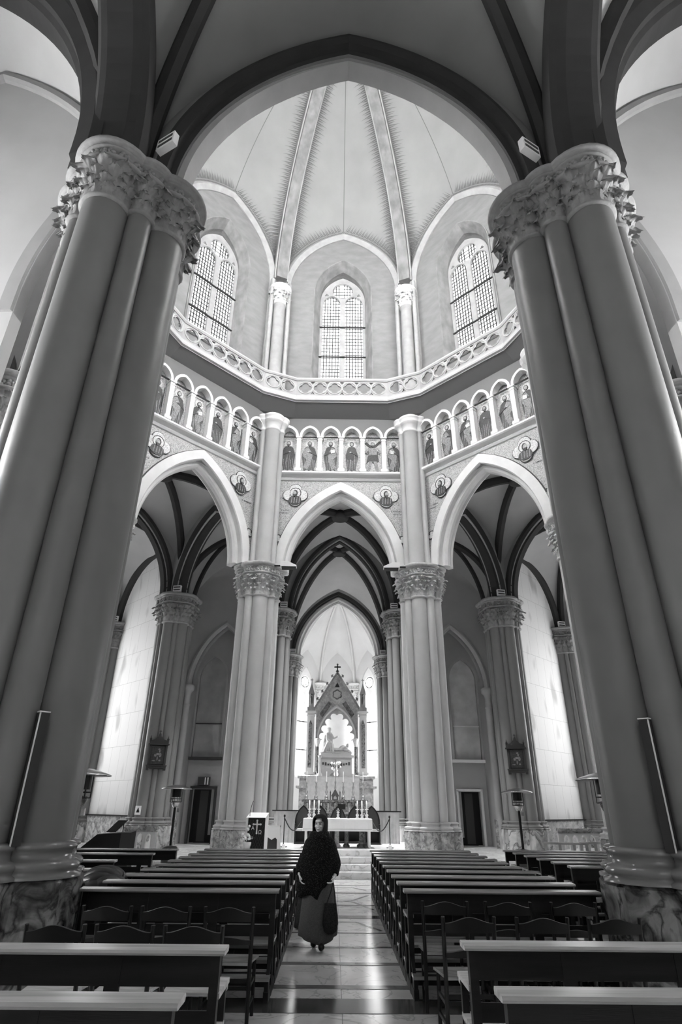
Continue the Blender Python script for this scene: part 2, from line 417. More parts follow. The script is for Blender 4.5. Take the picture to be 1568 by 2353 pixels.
# ---------------------------------------------------------------- clustered piers
def leaf(mb, cx, cyy, a, r0, r1, z0, z1, w, curl, rnd):
    rows = []; n = 8; m = 9
    for j in range(m+1):
        v = j/m; lob = .62+.38*abs(math.sin(v*PI*3.1+.5)); lob *= math.sin(min(1, (1-v)*2.4+.25)*PI/2)
        row = []
        for i in range(n+1):
            u = (i/n-.5)*2
            out = curl*max(0, v-.35)**1.5*2.3
            rr = r0+(r1-r0)*v**1.5+.004+out+.20*w*(1-abs(u))*(.4+.6*v)-.12*w*abs(math.sin(u*PI*1.5+.2))*v
            z = z0+(z1-z0)*(v-1.4*max(0, v-.70)**2*4)
            aa = a+u*w*lob/(2*max(rr, .05)); row.append((cx+rr*math.cos(aa), cyy+rr*math.sin(aa), z+.05*w*math.cos(u*8+rnd)))
        rows.append(row)
    mb.grid(rows)
def capital(mb, x, y, r, z0, H, nl=None, det=1.0):
    fl = r*.26+.075*H/1.25
    R = lambda t: r*1.02+fl*(.25*t+.75*t**2.2)
    prof = [(r*1.0, -.02*H), (r+.035*H, -.01*H), (r+.05*H, .02*H), (r+.02*H, .05*H)]
    prof += [(R(t), (.05+.58*t)*H) for t in (0, .25, .5, .75, 1)]
    e = R(1)
    prof += [(e-.05*H, .635*H), (e-.05*H, .64*H), (e+.02*H, .645*H), (e+.05*H, .665*H), (e+.05*H, .69*H), (e+.02*H, .705*H), (e-.03*H, .71*H), (e-.04*H, .72*H), (e-.02*H, .85*H), (e+.03*H, .855*H), (e+.05*H, .87*H), (e+.05*H, .885*H), (e+.03*H, .895*H), (e+.10*H, .91*H), (e+.12*H, .93*H), (e+.12*H, .97*H), (e+.09*H, 1.0*H), (e-.1*H, 1.0*H)]
    mb.lathe((x, y, z0), prof, 32)
    nl = nl or max(7, int(r*34))
    for row, (za, zb, cu) in enumerate(((.05, .28, .05), (.17, .40, .08), (.30, .53, .09), (.42, .64, .10))):
        for k in range(nl):
            a = 2*PI*(k+.5*row)/nl+random.uniform(-.1, .1)
            t0 = (za-.05)/.58; t1 = (zb-.05)/.58; w = 2*PI*R((t0+t1)/2)/nl*1.05
            leaf(mb, x, y, a, R(max(0, t0)), R(min(1, t1)), z0+za*H, z0+(zb+.02)*H, w, cu*H*random.uniform(.7, 1.3), random.random()*6)
    nf = max(6, int(nl*1.1))
    for k in range(nf):   # flowers on the frieze
        a = 2*PI*(k+.5)/nf; rr = e-.01*H; w = .062*H
        for q in range(5):
            b = 2*PI*q/5+k; da = w*math.cos(b)/rr
            mb.ball((x+rr*math.cos(a+da), y+rr*math.sin(a+da), z0+.785*H+w*math.sin(b)*.8), .038*H, 7, 5)
        mb.ball((x+(rr+.015*H)*math.cos(a), y+(rr+.015*H)*math.sin(a), z0+.785*H), .028*H, 6, 4)
def pier(label, x, y, face, spec, core, zf, zp, zb, zc, H, sm='pier_darkened', cm='carved_stone', pm='plinth_marble', group=None, pw=.16, bmat=None):
    t = thing('clustered_column', label, 'column', (x, y, zf), face, group)
    # local frame: +X is the facing direction; angles measured from it
    pl = MB(); ba = MB(); cp = MB(); cc = MB()
    D = zb-zp
    for (a, off, r) in spec:
        a = math.radians(a); px, py = off*math.cos(a), off*math.sin(a)
        pl.lathe((px, py, 0), [(r+pw, -.02), (r+pw, zp-zf-.03), (r+pw-.03, zp-zf)], 8, smooth=False, a0=a+PI/8)
        s = D/.30
        ba.lathe((px, py, zp-zf), [(r+pw-.01, 0), (r+pw-.01, .03*s), (r+.10, .045*s), (r+.125, .075*s), (r+.135, .11*s), (r+.10, .145*s), (r+.055, .155*s), (r+.045, .20*s), (r+.05, .235*s), (r+.075, .25*s), (r+.08, .275*s), (r+.05, .30*s), (r, .31*s)], 28)
        m2 = MB(); m2.cyl((px, py, zb-zf-.02), r, zc-zb+.04, 28); m2.build('shaft', sm, t)
        capital(cp, px, py, r, zc-zf, H)
    pl.lathe((0, 0, 0), [(core+.12, -.02), (core+.12, zp-zf)], 12, smooth=False)
    ba.lathe((0, 0, zp-zf), [(core+.1, 0), (core+.02, D)], 20)
    cc.cyl((0, 0, zb-zf-.01), core, zc-zb+H*.9, 24); cp.lathe((0, 0, zc-zf), [(core, 0), (core+.05, H*.7), (core+.2, H)], 20)
    pl.build('plinth', pm, t); ba.build('base_moulding', bmat or sm, t); cc.build('core', sm, t); cp.build('capital', cm, t)
    return t

SP0 = [(0, .66, .36), (90, .66, .36), (-90, .66, .36), (180, .66, .36), (45, .70, .19), (-45, .70, .19), (135, .80, .22), (-135, .80, .22)]
for s, side in ((-1, 'left'), (1, 'right')):
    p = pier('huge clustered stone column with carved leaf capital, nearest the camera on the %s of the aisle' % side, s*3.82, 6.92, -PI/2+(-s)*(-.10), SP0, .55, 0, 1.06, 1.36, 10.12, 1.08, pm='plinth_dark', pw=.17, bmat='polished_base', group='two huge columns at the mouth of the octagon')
# corner piers of the octagon
SP1 = [(0, .47, .27), (40, .6, .135), (-40, .6, .135), (78, .58, .16), (-78, .58, .16), (118, .58, .14), (-118, .58, .14), (180, .5, .26)]
P1 = (2.93, 20.25); P2 = (7.15, 15.8); P3 = (7.15, 10.1); PM = (6.75, 23.7); PN = (10.7, 19.6); OUT = (10.95, 28.0); OUTN = (14.9, 23.8); C2 = (2.72, 25.4); C3 = (2.86, 33.9)
OC = (0, 13.0)
def face_to(x, y, tx, ty): return math.atan2(ty-y, tx-x)
for s, side in ((-1, 'left'), (1, 'right')):
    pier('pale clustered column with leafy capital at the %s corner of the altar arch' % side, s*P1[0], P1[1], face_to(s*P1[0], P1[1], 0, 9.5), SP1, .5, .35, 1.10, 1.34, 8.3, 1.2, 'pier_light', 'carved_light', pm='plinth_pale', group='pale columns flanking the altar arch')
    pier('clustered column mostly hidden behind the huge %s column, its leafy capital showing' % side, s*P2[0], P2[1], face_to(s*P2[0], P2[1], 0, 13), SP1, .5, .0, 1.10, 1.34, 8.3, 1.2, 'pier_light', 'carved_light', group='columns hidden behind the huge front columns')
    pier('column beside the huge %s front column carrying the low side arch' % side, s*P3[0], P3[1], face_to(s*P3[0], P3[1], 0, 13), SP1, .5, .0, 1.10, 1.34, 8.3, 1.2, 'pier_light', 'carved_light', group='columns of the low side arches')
    SPM = [(-32, .46, .24), (0, .55, .10), (32, .46, .24), (68, .56, .10), (-68, .56, .10), (100, .5, .22), (-100, .5, .22), (180, .5, .25)]
    pier('grey clustered column of the %s ambulatory with a small picture shrine hung on it' % side, s*PM[0], PM[1], face_to(s*PM[0], PM[1], 0, 2), SPM, .45, .35, 1.10, 1.34, 8.3, 1.2, group='ambulatory columns bearing picture shrines')
    pier('slender clustered column at the outer end of the %s white slab wall' % side, s*OUT[0], OUT[1], face_to(s*OUT[0], OUT[1], s*7, 18), SPM[:5], .4, .35, 1.10, 1.34, 8.3, 1.2, group='columns at the outer ends of the slab walls')
    pier('clustered column deep in the %s arm of the octagon' % side, s*PN[0], PN[1], face_to(s*PN[0], PN[1], 0, 13), SPM, .45, .35, 1.10, 1.34, 8.3, 1.2, group='columns deep in the side arms')
    SPC = [(0, .42, .17), (38, .5, .11), (-38, .5, .11), (75, .46, .17), (-75, .46, .17)]
    pier('dark grey clustered column just behind the %s pale altar arch column' % side, s*C2[0], C2[1], face_to(s*C2[0], C2[1], 0, 21.5), SPC, .40, Z1, 1.16, 1.36, 8.3, 1.2, group='first pair of columns inside the choir')
    pier('clustered column at the mouth of the apse, %s side' % side, s*C3[0], C3[1], face_to(s*C3[0], C3[1], 0, 28), SPC, .40, Z1, 1.16, 1.36, 8.3, 1.2, group='second pair of columns inside the choir')

# ---------------------------------------------------------------- octagon faces: arch walls, mosaic, arcade
SILL = 13.42; TOP = 16.05
def fr_between(A, B):   # A left of B seen from inside (viewer looks outward); n points to viewer
    a = Vector((A[0], A[1], 0)); b = Vector((B[0], B[1], 0)); return Frame((a+b)/2, b-a), (b-a).length
SAINTS = {}
def medallion(fr, u, z, wall, face_dir=1):
    plate([foil(u, z, .505, 4, 8, .5)], .03, .05, fr, 'medallion_rim', 'paint_dark', wall)
    plate([foil(u, z, .475, 4, 8, .5)], .045, .065, fr, 'medallion_field', 'mosaic_white', wall)
    plate([circle(u, z+.1, .21, 20)], .06, .075, fr, 'halo', 'mosaic_white', wall)
    plate([circle(u, z+.1, .225, 20), circle(u, z+.1, .205, 20)], .07, .085, fr, 'halo_ring', 'paint_dark', wall)
    d = face_dir
    plate([[(u-.28, z-.30), (u-.22, z-.12), (u-.08, z-.04), (u+.08, z-.04), (u+.22, z-.12), (u+.26, z-.30), (u+.10, z-.42), (u-.10, z-.42)]], .07, .09, fr, 'bust', 'mosaic_robe', wall)
    for k in range(4):
        a = -.16+.1*k; plate([[(u+a, z-.36), (u+a+.02, z-.1), (u+a+.05, z-.1), (u+a+.035, z-.36)]], .088, .10, fr, 'fold', 'mosaic_fold', wall)
    plate([[(u+.11*math.cos(t)*.85, z+.08+.14*math.sin(t)) for t in [2*PI*i/14 for i in range(14)]]], .085, .10, fr, 'hair', 'mosaic_robe', wall)
    plate([[(u+.03*d+.075*math.cos(t), z+.07+.10*math.sin(t)) for t in [2*PI*i/14 for i in range(14)]]], .098, .11, fr, 'portrait', 'mosaic_skin', wall)
    plate([[(u+.03*d-.06, z+.02), (u+.03*d+.06, z+.02), (u+.03*d+.03, z-.09), (u+.03*d-.03, z-.09)]], .108, .116, fr, 'beard', 'paint_dark', wall)
def saint(fr, u, z0, h, n, wall, k):
    """mosaic figure, feet at z0, total height h; k varies pose"""
    rnd = random.Random(k*13+5); mb = MB(); sc = h/1.62; mir = -1 if k % 2 else 1; n = n+.006
    lay = [0]
    def poly(pts, m):
        lay[0] += 1; mb.m = m; d = n+.004+.0022*lay[0]
        pp = [fr(u+mir*x*sc, d, z0+z*sc) for x, z in pts]
        qq = [fr(u+mir*x*sc, n-.004, z0+z*sc) for x, z in pts]; L = len(pts)
        mb.add(pp, [tuple(range(L))]); mb.add(pp+qq, [(i, (i+1) % L, L+(i+1) % L, L+i) for i in range(L)])
    el = lambda cx, cz, rx, rz, q=14: [(cx+rx*math.cos(2*PI*i/q), cz+rz*math.sin(2*PI*i/q)) for i in range(q)]
    ag = k == 16
    w = rnd.uniform(.24, .31)
    poly(el(0, 1.43, .19, .19, 18), 4); poly(el(0, 1.43, .165, .165, 18), 2)
    if ag:
        poly([(-.36, .95), (.30, 1.62), (.42, 1.60), (-.22, .9)], 0); poly([(.34, .95), (-.26, 1.55), (-.36, 1.5), (.2, .9)], 0)
    if ag:      # figure with bare chest and legs
        poly([(-.2, 1.25), (.2, 1.25), (.17, .8), (-.16, .8)], 1); poly([(-.2, 1.25), (-.36, 1.05), (-.2, .9), (-.26, 1.05)], 1); poly([(.2, 1.25), (.36, 1.05), (.22, .88), (.27, 1.05)], 1)
        poly([(-.2, .86), (.22, .9), (.26, .55), (.05, .45), (-.2, .56), (-.3, .4)], 0)
        for sx in (-1, 1): poly([(sx*.02, .55), (sx*.17, .55), (sx*.26, .02), (sx*.15, .0)], 1)
    else:
        poly([(-w*.75, 1.20), (-.1, 1.29), (.1, 1.29), (w*.75, 1.20), (w*1.1, .85), (w*.95, .45), (w*.8, .06), (-w*.7, .06), (-w*.9, .4), (-w*1.15, .8)], 0)
        poly([(w*.2, 1.25), (w*.8, 1.15), (w*1.05, .8), (w*.4, .62), (w*.9, .2), (w*.2, .1), (-w*.3, .5), (-w*.5, .9)], 3 if k % 3 else 0)
        for q in range(6):
            a = (-.75+.28*q)*w; b = a+rnd.uniform(-.05, .05)
            poly([(a, .08), (a+.018, .08), (b+.03, rnd.uniform(.55, 1.0)), (b, .6)], 1)
        poly([(-w*1.0, .80), (-.05, .93), (.06, .97), (.08, 1.02), (-.04, 1.0), (-w*.95, .92)], 0); poly(el(.06, 1.0, .045, .035, 8), 5)
        if k % 3 == 2: poly([(.02, .92), (.2, .97), (.17, 1.14), (-.01, 1.08)], 4)
        if k % 4 == 2: poly([(w*1.0, .1), (w*1.05, .1), (w*1.12, 1.35), (w*1.07, 1.35)], 0)
    for sx in (-1, 1): poly(el(sx*.1, .035, .07, .03, 8), 5)
    poly(el(0, 1.42, .092, .118), 0); poly(el(0.0, 1.42, .066, .092), 5)
    if k % 4 != 3: poly([(-.05, 1.38), (.05, 1.38), (.03, 1.28), (-.03, 1.28)], 0)
    return mb.build('saint_mosaic', ['mosaic_robe', 'mosaic_fold', 'mosaic_white', 'mosaic_fold', 'mosaic_white', 'mosaic_skin'], wall)
NAMES = {0: ['S.LONGINO', 'S.BARTOLOMEO', 'S.MATTIA', 'S.MATTEO', 'S.ANDREA', 'S.MARCO EV'],
         -1: ['S.PAOLO', 'S.GIORGIO', 'S.GIUSEPPE', 'S.ANNA', 'S.TERESA', 'S.GIOVANNI'],
         1: ['S.FILIPPO', 'S.AGNESE', 'S.CHIARA', 'S.LUCIA', 'S.PIETRO', 'S.TOMMASO']}
def oct_face(A, B, wname, tag_i, detail=True):
    fr, L = fr_between(A, B); hw = L/2; ai, rise = 2.08, 3.30
    outer = arch_curve(ai+.36, rise+.06, 0, 18)
    loop = [(-hw, TOP+.6), (-hw, 9.5)]+[(x, 9.5+z) for x, z in arch_curve(ai+.1, rise, 0, 18)]+[(hw, 9.5), (hw, TOP+.6)]
    w = struct(plate([loop], -.60, 0, fr, wname, 'plaster'))
    # spandrel mosaic
    sp = [(-hw+.45, SILL-.08), (-hw+.45, 9.9)]+[(x, 9.5+z) for x, z in arch_curve(ai+.38, rise+.08, 0, 18) if z > .4]+[(hw-.45, 9.9), (hw-.45, SILL-.08)]
    plate([sp], -.02, .012, fr, 'mosaic_spandrel', 'mosaic_gold', w)
    arch_band(fr, ai, rise, 9.5, [(.42, -.02), (.42, .03), (.38, .03), (.38, -.02)], 'mosaic_border', 'paint_dark', w, n=20)
    arch_band(fr, ai, rise, 9.5, [(.38, -.1), (.38, .10), (.05, .10), (0.02, .06), (.0, -.12), (-.10, -.14), (-.16, -.22), (-.16, -.36), (-.1, -.44), (-.16, -.50), (-.1, -.61), (.38, -.61)], 'archivolt', 'white_stone', w, n=20)
    # sill cornice
    mb = MB(); prof = [(0, SILL-.14), (.06, SILL-.12), (.10, SILL-.06), (.10, SILL-.02), (.26, SILL+.06), (.30, SILL+.10), (.30, SILL+.17), (0, SILL+.20)]
    rows = [[fr(u, d, z) for d, z in prof] for u in (-hw+.3, hw-.3)]
    for i in range(len(prof)-1): mb.add([rows[0][i], rows[0][i+1], rows[1][i+1], rows[1][i]], [(0, 1, 2, 3)])
    mb.build('sill_cornice', 'white_stone', w)
    # arcade
    n, sp_ = 6, .862; z0 = SILL+.2; zc = z0+1.62; holes = []
    for k in range(n):
        u = (k-(n-1)/2)*sp_; holes.append([(u+x, z) for x, z in arch_loop(.315, .42, zc, z0-.01, 0, 8)])
    base = MB()
    plate([[(-hw+.3, z0), (-hw+.3, TOP+.1), (hw-.3, TOP+.1), (hw-.3, z0)]], -.02, .01, fr, 'mosaic_field', 'mosaic_gold', w)
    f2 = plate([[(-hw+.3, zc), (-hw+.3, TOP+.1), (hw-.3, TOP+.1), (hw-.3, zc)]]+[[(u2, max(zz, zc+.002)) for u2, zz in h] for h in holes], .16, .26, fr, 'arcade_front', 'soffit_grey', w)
    for k in range(n):
        u = (k-(n-1)/2)*sp_
        arch_band(fr, .315, .42, zc, [(.10, .24), (.10, .30), (0, .30), (-.01, .02), (.02, .02), (.02, .24)], 'arcade_arch', 'white_stone', w, n=8, u0=u)
        plate([[(u-.40, z0), (u+.40, z0), (u+.40, z0+.16), (u-.40, z0+.14)]], .005, .02, fr, 'mosaic_ground', 'mosaic_ground', w)
        saint(fr, u, z0+.10, 1.5, .012, w, k+tag_i*6+12)
        if detail: lettering(NAMES[tag_i][k], .078, fr, u, .014, zc+.02, 'lettering', 'paint_dark', w)
    cm_ = MB()
    for k in range(n+1):
        u = (k-n/2)*sp_
        P = lambda a, b, c: fr(u+a, b, c)
        def bx(w_, d_, za, zb):
            vs = [P(sx*w_/2, .15+sy*d_/2, z) for z in (za, zb) for sx, sy in ((-1, -1), (1, -1), (1, 1), (-1, 1))]
            cm_.add(vs, [(3, 2, 1, 0), (4, 5, 6, 7), (0, 1, 5, 4), (1, 2, 6, 5), (2, 3, 7, 6), (3, 0, 4, 7)])
        bx(.27, .32, z0-.02, z0+.10); bx(.22, .28, z0+.10, z0+.13); bx(.17, .24, z0+.13, zc-.18); bx(.20, .27, zc-.18, zc-.13); bx(.17, .24, zc-.13, zc-.06); bx(.26, .31, zc-.06, zc)
    cm_.build('arcade_colonnettes', 'white_stone', w)
    # medallions and texts
    for s in (-1, 1):
        medallion(fr, s*1.78, 12.62, w, s)
        plate([circle(s*2.36, 10.75, .19, 18)], .02, .035, fr, 'roundel', 'paint_dark', w); plate([foil(s*2.36, 10.75, .15, 3, 6, .5)], .03, .045, fr, 'trefoil', 'mosaic_white', w)
    if detail:
        tx = {0: (('S. LUCA', 'EVANGELISTA'), ('S. MATTEO', 'APOSTOLO')), -1: (('S. MARTA', ''), ('S. BARBARA', '')), 1: (('S. GIUDA', 'TADDEO'), ('S. SIMONE', ''))}[tag_i]
        for s, (a, b) in zip((-1, 1), tx):
            lettering(a, .085, fr, s*2.16, .016, 11.95, 'lettering', 'paint_dark', w)
            if b: lettering(b, .075, fr, s*2.24, .016, 11.83, 'lettering', 'paint_dark', w)
    return w
oct_face((-P1[0], P1[1]), P1, 'wall_back', 0)
oct_face((-P2[0], P2[1]), (-P1[0], P1[1]), 'wall_left', -1)
oct_face(P1, P2, 'wall_right', 1)
def plain_face(A, B, wname, ai=2.08, rise=3.3, zs=9.5, top=TOP+.6, m='plaster', t=.6):
    fr, L = fr_between(A, B); hw = L/2
    loop = [(-hw, top), (-hw, zs)]+[(x, zs+z) for x, z in arch_curve(ai, rise, 0, 14)]+[(hw, zs), (hw, top)]
    w = struct(plate([loop], -t, 0, fr, wname, m))
    arch_band(fr, ai-.02, rise, zs, [(.34, -.1), (.34, .08), (.0, .08), (-.1, 0), (-.1, -t), (.0, -t-.08), (.34, -t-.08)], 'archivolt', 'rib_light', w, n=16)
    return w
plain_face((-P3[0], P3[1]), (-P2[0], P2[1]), 'wall_left_side')
plain_face(P2, P3, 'wall_right_side')
# upper shafts of the corner piers
for s in (-1, 1):
    for (px, py), tx in ((P1, 0), (P2, 0)):
        a0 = face_to(s*px, py, tx, 13.0 if px > 5 else 9.5); mb = MB()
        for da, off, r in ((0, .50, .29), (38, .60, .11), (-38, .60, .11)):
            a = a0+math.radians(da); x, y = s*px+off*math.cos(a), py+off*math.sin(a)
            mb.lathe((x, y, 9.5), [(r, 0), (r, 5.75), (r+.02, 5.76), (r+.05, 5.80), (r+.02, 5.84), (r+.01, 5.95), (r+.08, 6.1), (r+.16, 6.16), (r+.16, 6.22), (r+.12, 6.25), (r+.2, 6.32), (r+.2, 6.42), (r+.1, 6.5)], 24)
        mb.lathe((s*px, py, 9.5), [(.5, 0), (.5, 6.6)], 16)
        struct(mb.build('pillar_shafts', 'pier_light'))

# ---------------------------------------------------------------- gallery
def oct_pts(R, t):
    """inner polygon with chamfered corners, from the left front round the back to the right front"""
    out = []
    for ang in (180, 135, 90, 45, 0):
        a = math.radians(ang); c = Vector((OC[0]+R*math.cos(a), OC[1]+R*math.sin(a), 0)); d = Vector((math.sin(a), -math.cos(a), 0))
        out += [c-d*t, c+d*t]
    return out
GP = oct_pts(6.37, 1.885)
def sweep_plan(path, prof, mb):
    """prof: (offset towards centre, z)"""
    n = len(path); rows = []
    for i, p in enumerate(path):
        d1 = (path[i]-path[i-1]).normalized() if i else (path[1]-path[0]).normalized()
        d2 = (path[i+1]-path[i]).normalized() if i < n-1 else d1
        n1 = Vector((d1.y, -d1.x, 0)); n2 = Vector((d2.y, -d2.x, 0)); m = (n1+n2).normalized(); k = 1/max(.3, m.dot(n1))
        rows.append([p+m*(o*k)+Vector((0, 0, z)) for o, z in prof])
    for j in range(n-1):
        for i in range(len(prof)-1): mb.add([rows[j][i], rows[j][i+1], rows[j+1][i+1], rows[j+1][i]], [(0, 1, 2, 3)])
mb = MB()
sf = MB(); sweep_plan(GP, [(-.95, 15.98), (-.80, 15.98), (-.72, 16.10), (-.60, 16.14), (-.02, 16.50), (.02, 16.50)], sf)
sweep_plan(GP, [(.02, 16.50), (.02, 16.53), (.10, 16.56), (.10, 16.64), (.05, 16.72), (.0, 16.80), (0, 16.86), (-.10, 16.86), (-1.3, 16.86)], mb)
gallery = struct(mb.build('cornice_gallery', 'rib_light')); sf.build('cornice_soffit', 'soffit_grey', gallery)  # soffit grey is darkened to carry the shade of the underside
rail = thing('balustrade', 'pierced stone balustrade with quatrefoils running round the dome gallery', 'balustrade', (0, 13, 16.86))
rail_parts = []
for i in range(len(GP)-1):
    A, B = GP[i], GP[i+1]; fr = Frame((A+B)/2, B-A); L = (B-A).length
    nq = 6 if L > 2.5 else 2; sp_ = (L-.12)/nq; loops = [[(-L/2, 0), (-L/2, .76), (L/2, .76), (L/2, 0)]]; rings = MB()
    for q in range(nq):
        u = -L/2+.06+sp_*(q+.5); loops.append(foil(u, .38, .265, 4, 7, .52))
        n_ = 24
        rows = []
        for j in range(n_):
            t = 2*PI*j/n_; rows.append([fr(u+(.30+dr)*math.cos(t), .0+dn, 16.86+.38+(.30+dr)*math.sin(t)) for dr, dn in ((-.022, 0), (-.012, .03), (.012, .03), (.022, 0))])
        rows.append(rows[0]); rings.grid(rows)
        if q < nq-1:
            c = u+sp_/2
            loops += [[(c-.09, .70), (c+.09, .70), (c, .56)], [(c-.09, .06), (c+.09, .06), (c, .20)]]
    pnl = plate(loops, -.07, 0, fr, 'pierced_panel', 'gallery_stone', None, z0=16.86)
    ring = rings.build('ring_moulding', 'rib_light'); rail_parts += [pnl, ring]
mb = MB(); sweep_plan(GP, [(-.12, 17.60), (.03, 17.60), (.07, 17.66), (.07, 17.72), (.03, 17.75), (-.12, 17.75), (-.12, 17.60)], mb); rail_parts.append(mb.build('handrail', 'rib_light'))
for o in rail_parts:
    for v in o.data.vertices: v.co -= Vector((0, 13, 16.86))
    o.parent = rail

# ---------------------------------------------------------------- drum, dome
RD = 7.60; DB = 24.0
def tracery(fr, parent, a, zs, zb, rise, glass):
    """two lancets and an oculus in stone, lead lattice, saddle bars"""
    lw = a/2-.10; H = zs+rise
    lan = lambda u: [(u+x, z) for x, z in arch_loop(lw-.02, lw*1.15, zs-.15, zb+.16, 0, 8)]
    oc = circle(0, zs+.72, .50, 24)
    trif = lambda s: foil(s*(a-.30), zs+.42, .10, 3, 5, .5)
    loops = [arch_loop(a, rise, zs, zb, 0, 14), lan(-a/2), lan(a/2), oc, trif(-1), trif(1)]
    plate(loops, -.16, 0, fr, 'tracery', 'shaft_stone', parent)
    mb = MB()
    P = lambda u, z, d=.0: fr(u, d, z)
    w = .011
    k = -a+.09
    while k < a-.05:
        zt = zs+(rise if abs(k) < .5 else .55)*1.0
        if abs(k) > .07: mb.bar(P(k, zb+.1, -.10), P(k, min(zt, H-.25), -.10), .038)
        k += .135
    z = zb+.28
    while z < zs+1.15:
        e = a if z < zs else .55
        mb.bar(P(-e, z, -.10), P(e, z, -.10), .026); z += .205
    mb.build('lead_lattice', 'lead', parent)
    mb = MB()
    for f in (.29, .60): zz = zb+(zs-zb)*f*1.12; mb.bar(P(-a-.02, zz, .03), P(a+.02, zz, .03), .055)
    mb.build('saddle_bar', 'iron', parent)
    plate([arch_loop(a, rise, zs, zb, 0, 12)], -.22, -.20, fr, 'window_pane', glass, parent)
widx = [0]
for ang, nm in ((90, 'back'), (135, 'back_left'), (45, 'back_right'), (180, 'far_left'), (0, 'far_right'), (225, 'front_left'), (315, 'front_right'), (270, 'front')):
    a = math.radians(ang); c = Vector((OC[0]+RD*math.cos(a), OC[1]+RD*math.sin(a), 0)); fr = Frame(c, (math.sin(a), -math.cos(a)))
    hw = RD*math.tan(PI/8)
    zb = 18.5 if 'front' in nm else 16.3
    ao, ro, zso = 2.62, 3.62, DB+.25
    out = [(-hw, zb), (-hw, zso)]+[(x, zso+z) for x, z in arch_curve(ao+.32, ro+.30, 0, 18)]+[(hw, zso), (hw, zb)]
    hole = arch_loop(1.36, 2.15, 24.10, 18.65, 0, 14)
    w = struct(plate([out, hole], -.7, 0, fr, 'wall_drum_'+nm, 'drum_stone'))
    widx[0] += 1
    wf = MB(); rows = []
    for (r, d) in ((0.04, .0), (.04, .05), (0, .05), (-.03, .0), (-.27, -.42), (-.27, -.62)):
        lp = [(x, 24.10+z) for x, z in arch_curve(1.36, 2.15, r, 14)]; lp = [(lp[0][0], 18.62)]+lp+[(lp[-1][0], 18.62)]
        rows.append([fr(x, d, z) for x, z in lp])
    for j in range(len(rows)-1):
        for i in range(len(rows[0])-1): wf.add([rows[j][i], rows[j][i+1], rows[j+1][i+1], rows[j+1][i]], [(0, 1, 2, 3)])
    win = struct(wf.build('window_%d' % widx[0], 'dome_rib'))
    sb = MB(); vs = [fr(x, d, z) for z in (18.52, 18.68) for x, d in ((-1.55, -.5), (1.55, -.5), (1.55, .14), (-1.55, .14))]
    sb.add(vs, [(3, 2, 1, 0), (4, 5, 6, 7), (0, 1, 5, 4), (1, 2, 6, 5), (2, 3, 7, 6), (3, 0, 4, 7)]); sb.build('window_sill', 'white_stone', win)
    fr2 = Frame(fr.o-fr.n*.45, (fr.u.x, fr.u.y))
    tracery(fr2, win, 1.09, 23.95, 18.68, 1.60, 'sky_drum_in_view' if 'back' in nm else 'sky_drum_boosted')  # panes in view kept dim; unseen ones boosted to light the church
    # wall arch moulding
    arch_band(fr, ao, ro, zso, [(.30, 0), (.28, .14), (.16, .20), (.10, .16), (.0, .10), (-.06, .06), (-.06, 0)], 'wall_arch', 'shaft_stone', w, n=18, leg=7.4)
    # web of the dome
    rib_of = {}
    def corner_curve(s, n=26):
        b = a+s*PI/8; R0 = RD/math.cos(PI/8)-.25; rho = 10.5; th = math.acos(1-R0/rho); o = []
        for k in range(n+1):
            t = th*k/n; r = R0-rho*(1-math.cos(t)); o.append(Vector((OC[0]+r*math.cos(b), OC[1]+r*math.sin(b), 24.5+rho*math.sin(t))))
        return o
    N = 26
    AP = fr(0, .10, zso+ro+.28); DT = Vector((OC[0], OC[1], 34.6))
    mb = MB(); spk = MB(); crs = MB()
    for s in (-1, 1):
        Rb = corner_curve(s, N)
        su = -s    # sign of u for this corner
        hcv = [fr(su*abs(x), .10, zso+z) for x, z in arch_half(ao+.30, ro+.28, 0, 10)]
        ctr = []
        for k in range(1, N-10+1):
            f = k/(N-10); p = AP.lerp(DT, f); bul = 4*f*(1-f)*1.35
            out_ = Vector((math.cos(a), math.sin(a), 0))*.75+Vector((0, 0, .66)); ctr.append(p+out_*bul)
        A_ = hcv+ctr
        def P(t, q, A_=A_, Rb=Rb):
            t = max(0, min(N-1e-6, t)); i = int(t); f = t-i
            x = A_[i].lerp(A_[i+1], f); y = Rb[i].lerp(Rb[i+1], f); p = y.lerp(x, q)
            ctrp = Vector((OC[0], OC[1], 22)); o = (p-ctrp).normalized(); return p+o*(.30*4*q*(1-q)*.5)
        rows = [[P(i, q/8) for q in range(9)] for i in range(N+1)]
        mb.grid(rows)
        def inw(p, e=.03): return p-(p-Vector((OC[0], OC[1], 23))).normalized()*e
        # painted spikes beside rib
        wlen = lambda t: max(.2, (P(t, 1)-P(t, 0)).length)
        t = 3.0; kk = 0
        while t < 22:
            wl = wlen(t); q0 = .42/wl; ln = (.62, .40, .5, .36)[kk % 4]*(1.0); q1 = min(.96, q0+ln/wl); dt = .055
            if q0 < .9: spk.add([inw(P(t-dt, q0)), inw(P(t+dt, q0)), inw(P(t+.25, q1))], [(0, 1, 2)])
            q2 = .34/wl; q3 = .40/wl
            if q3 < .9: spk.add([inw(P(t-.07, q2)), inw(P(t+.07, q2)), inw(P(t+.07, q3)), inw(P(t-.07, q3))], [(0, 1, 2, 3)])
            t += .17; kk += 1
        # painted spikes over the wall arch
        t = 1.2
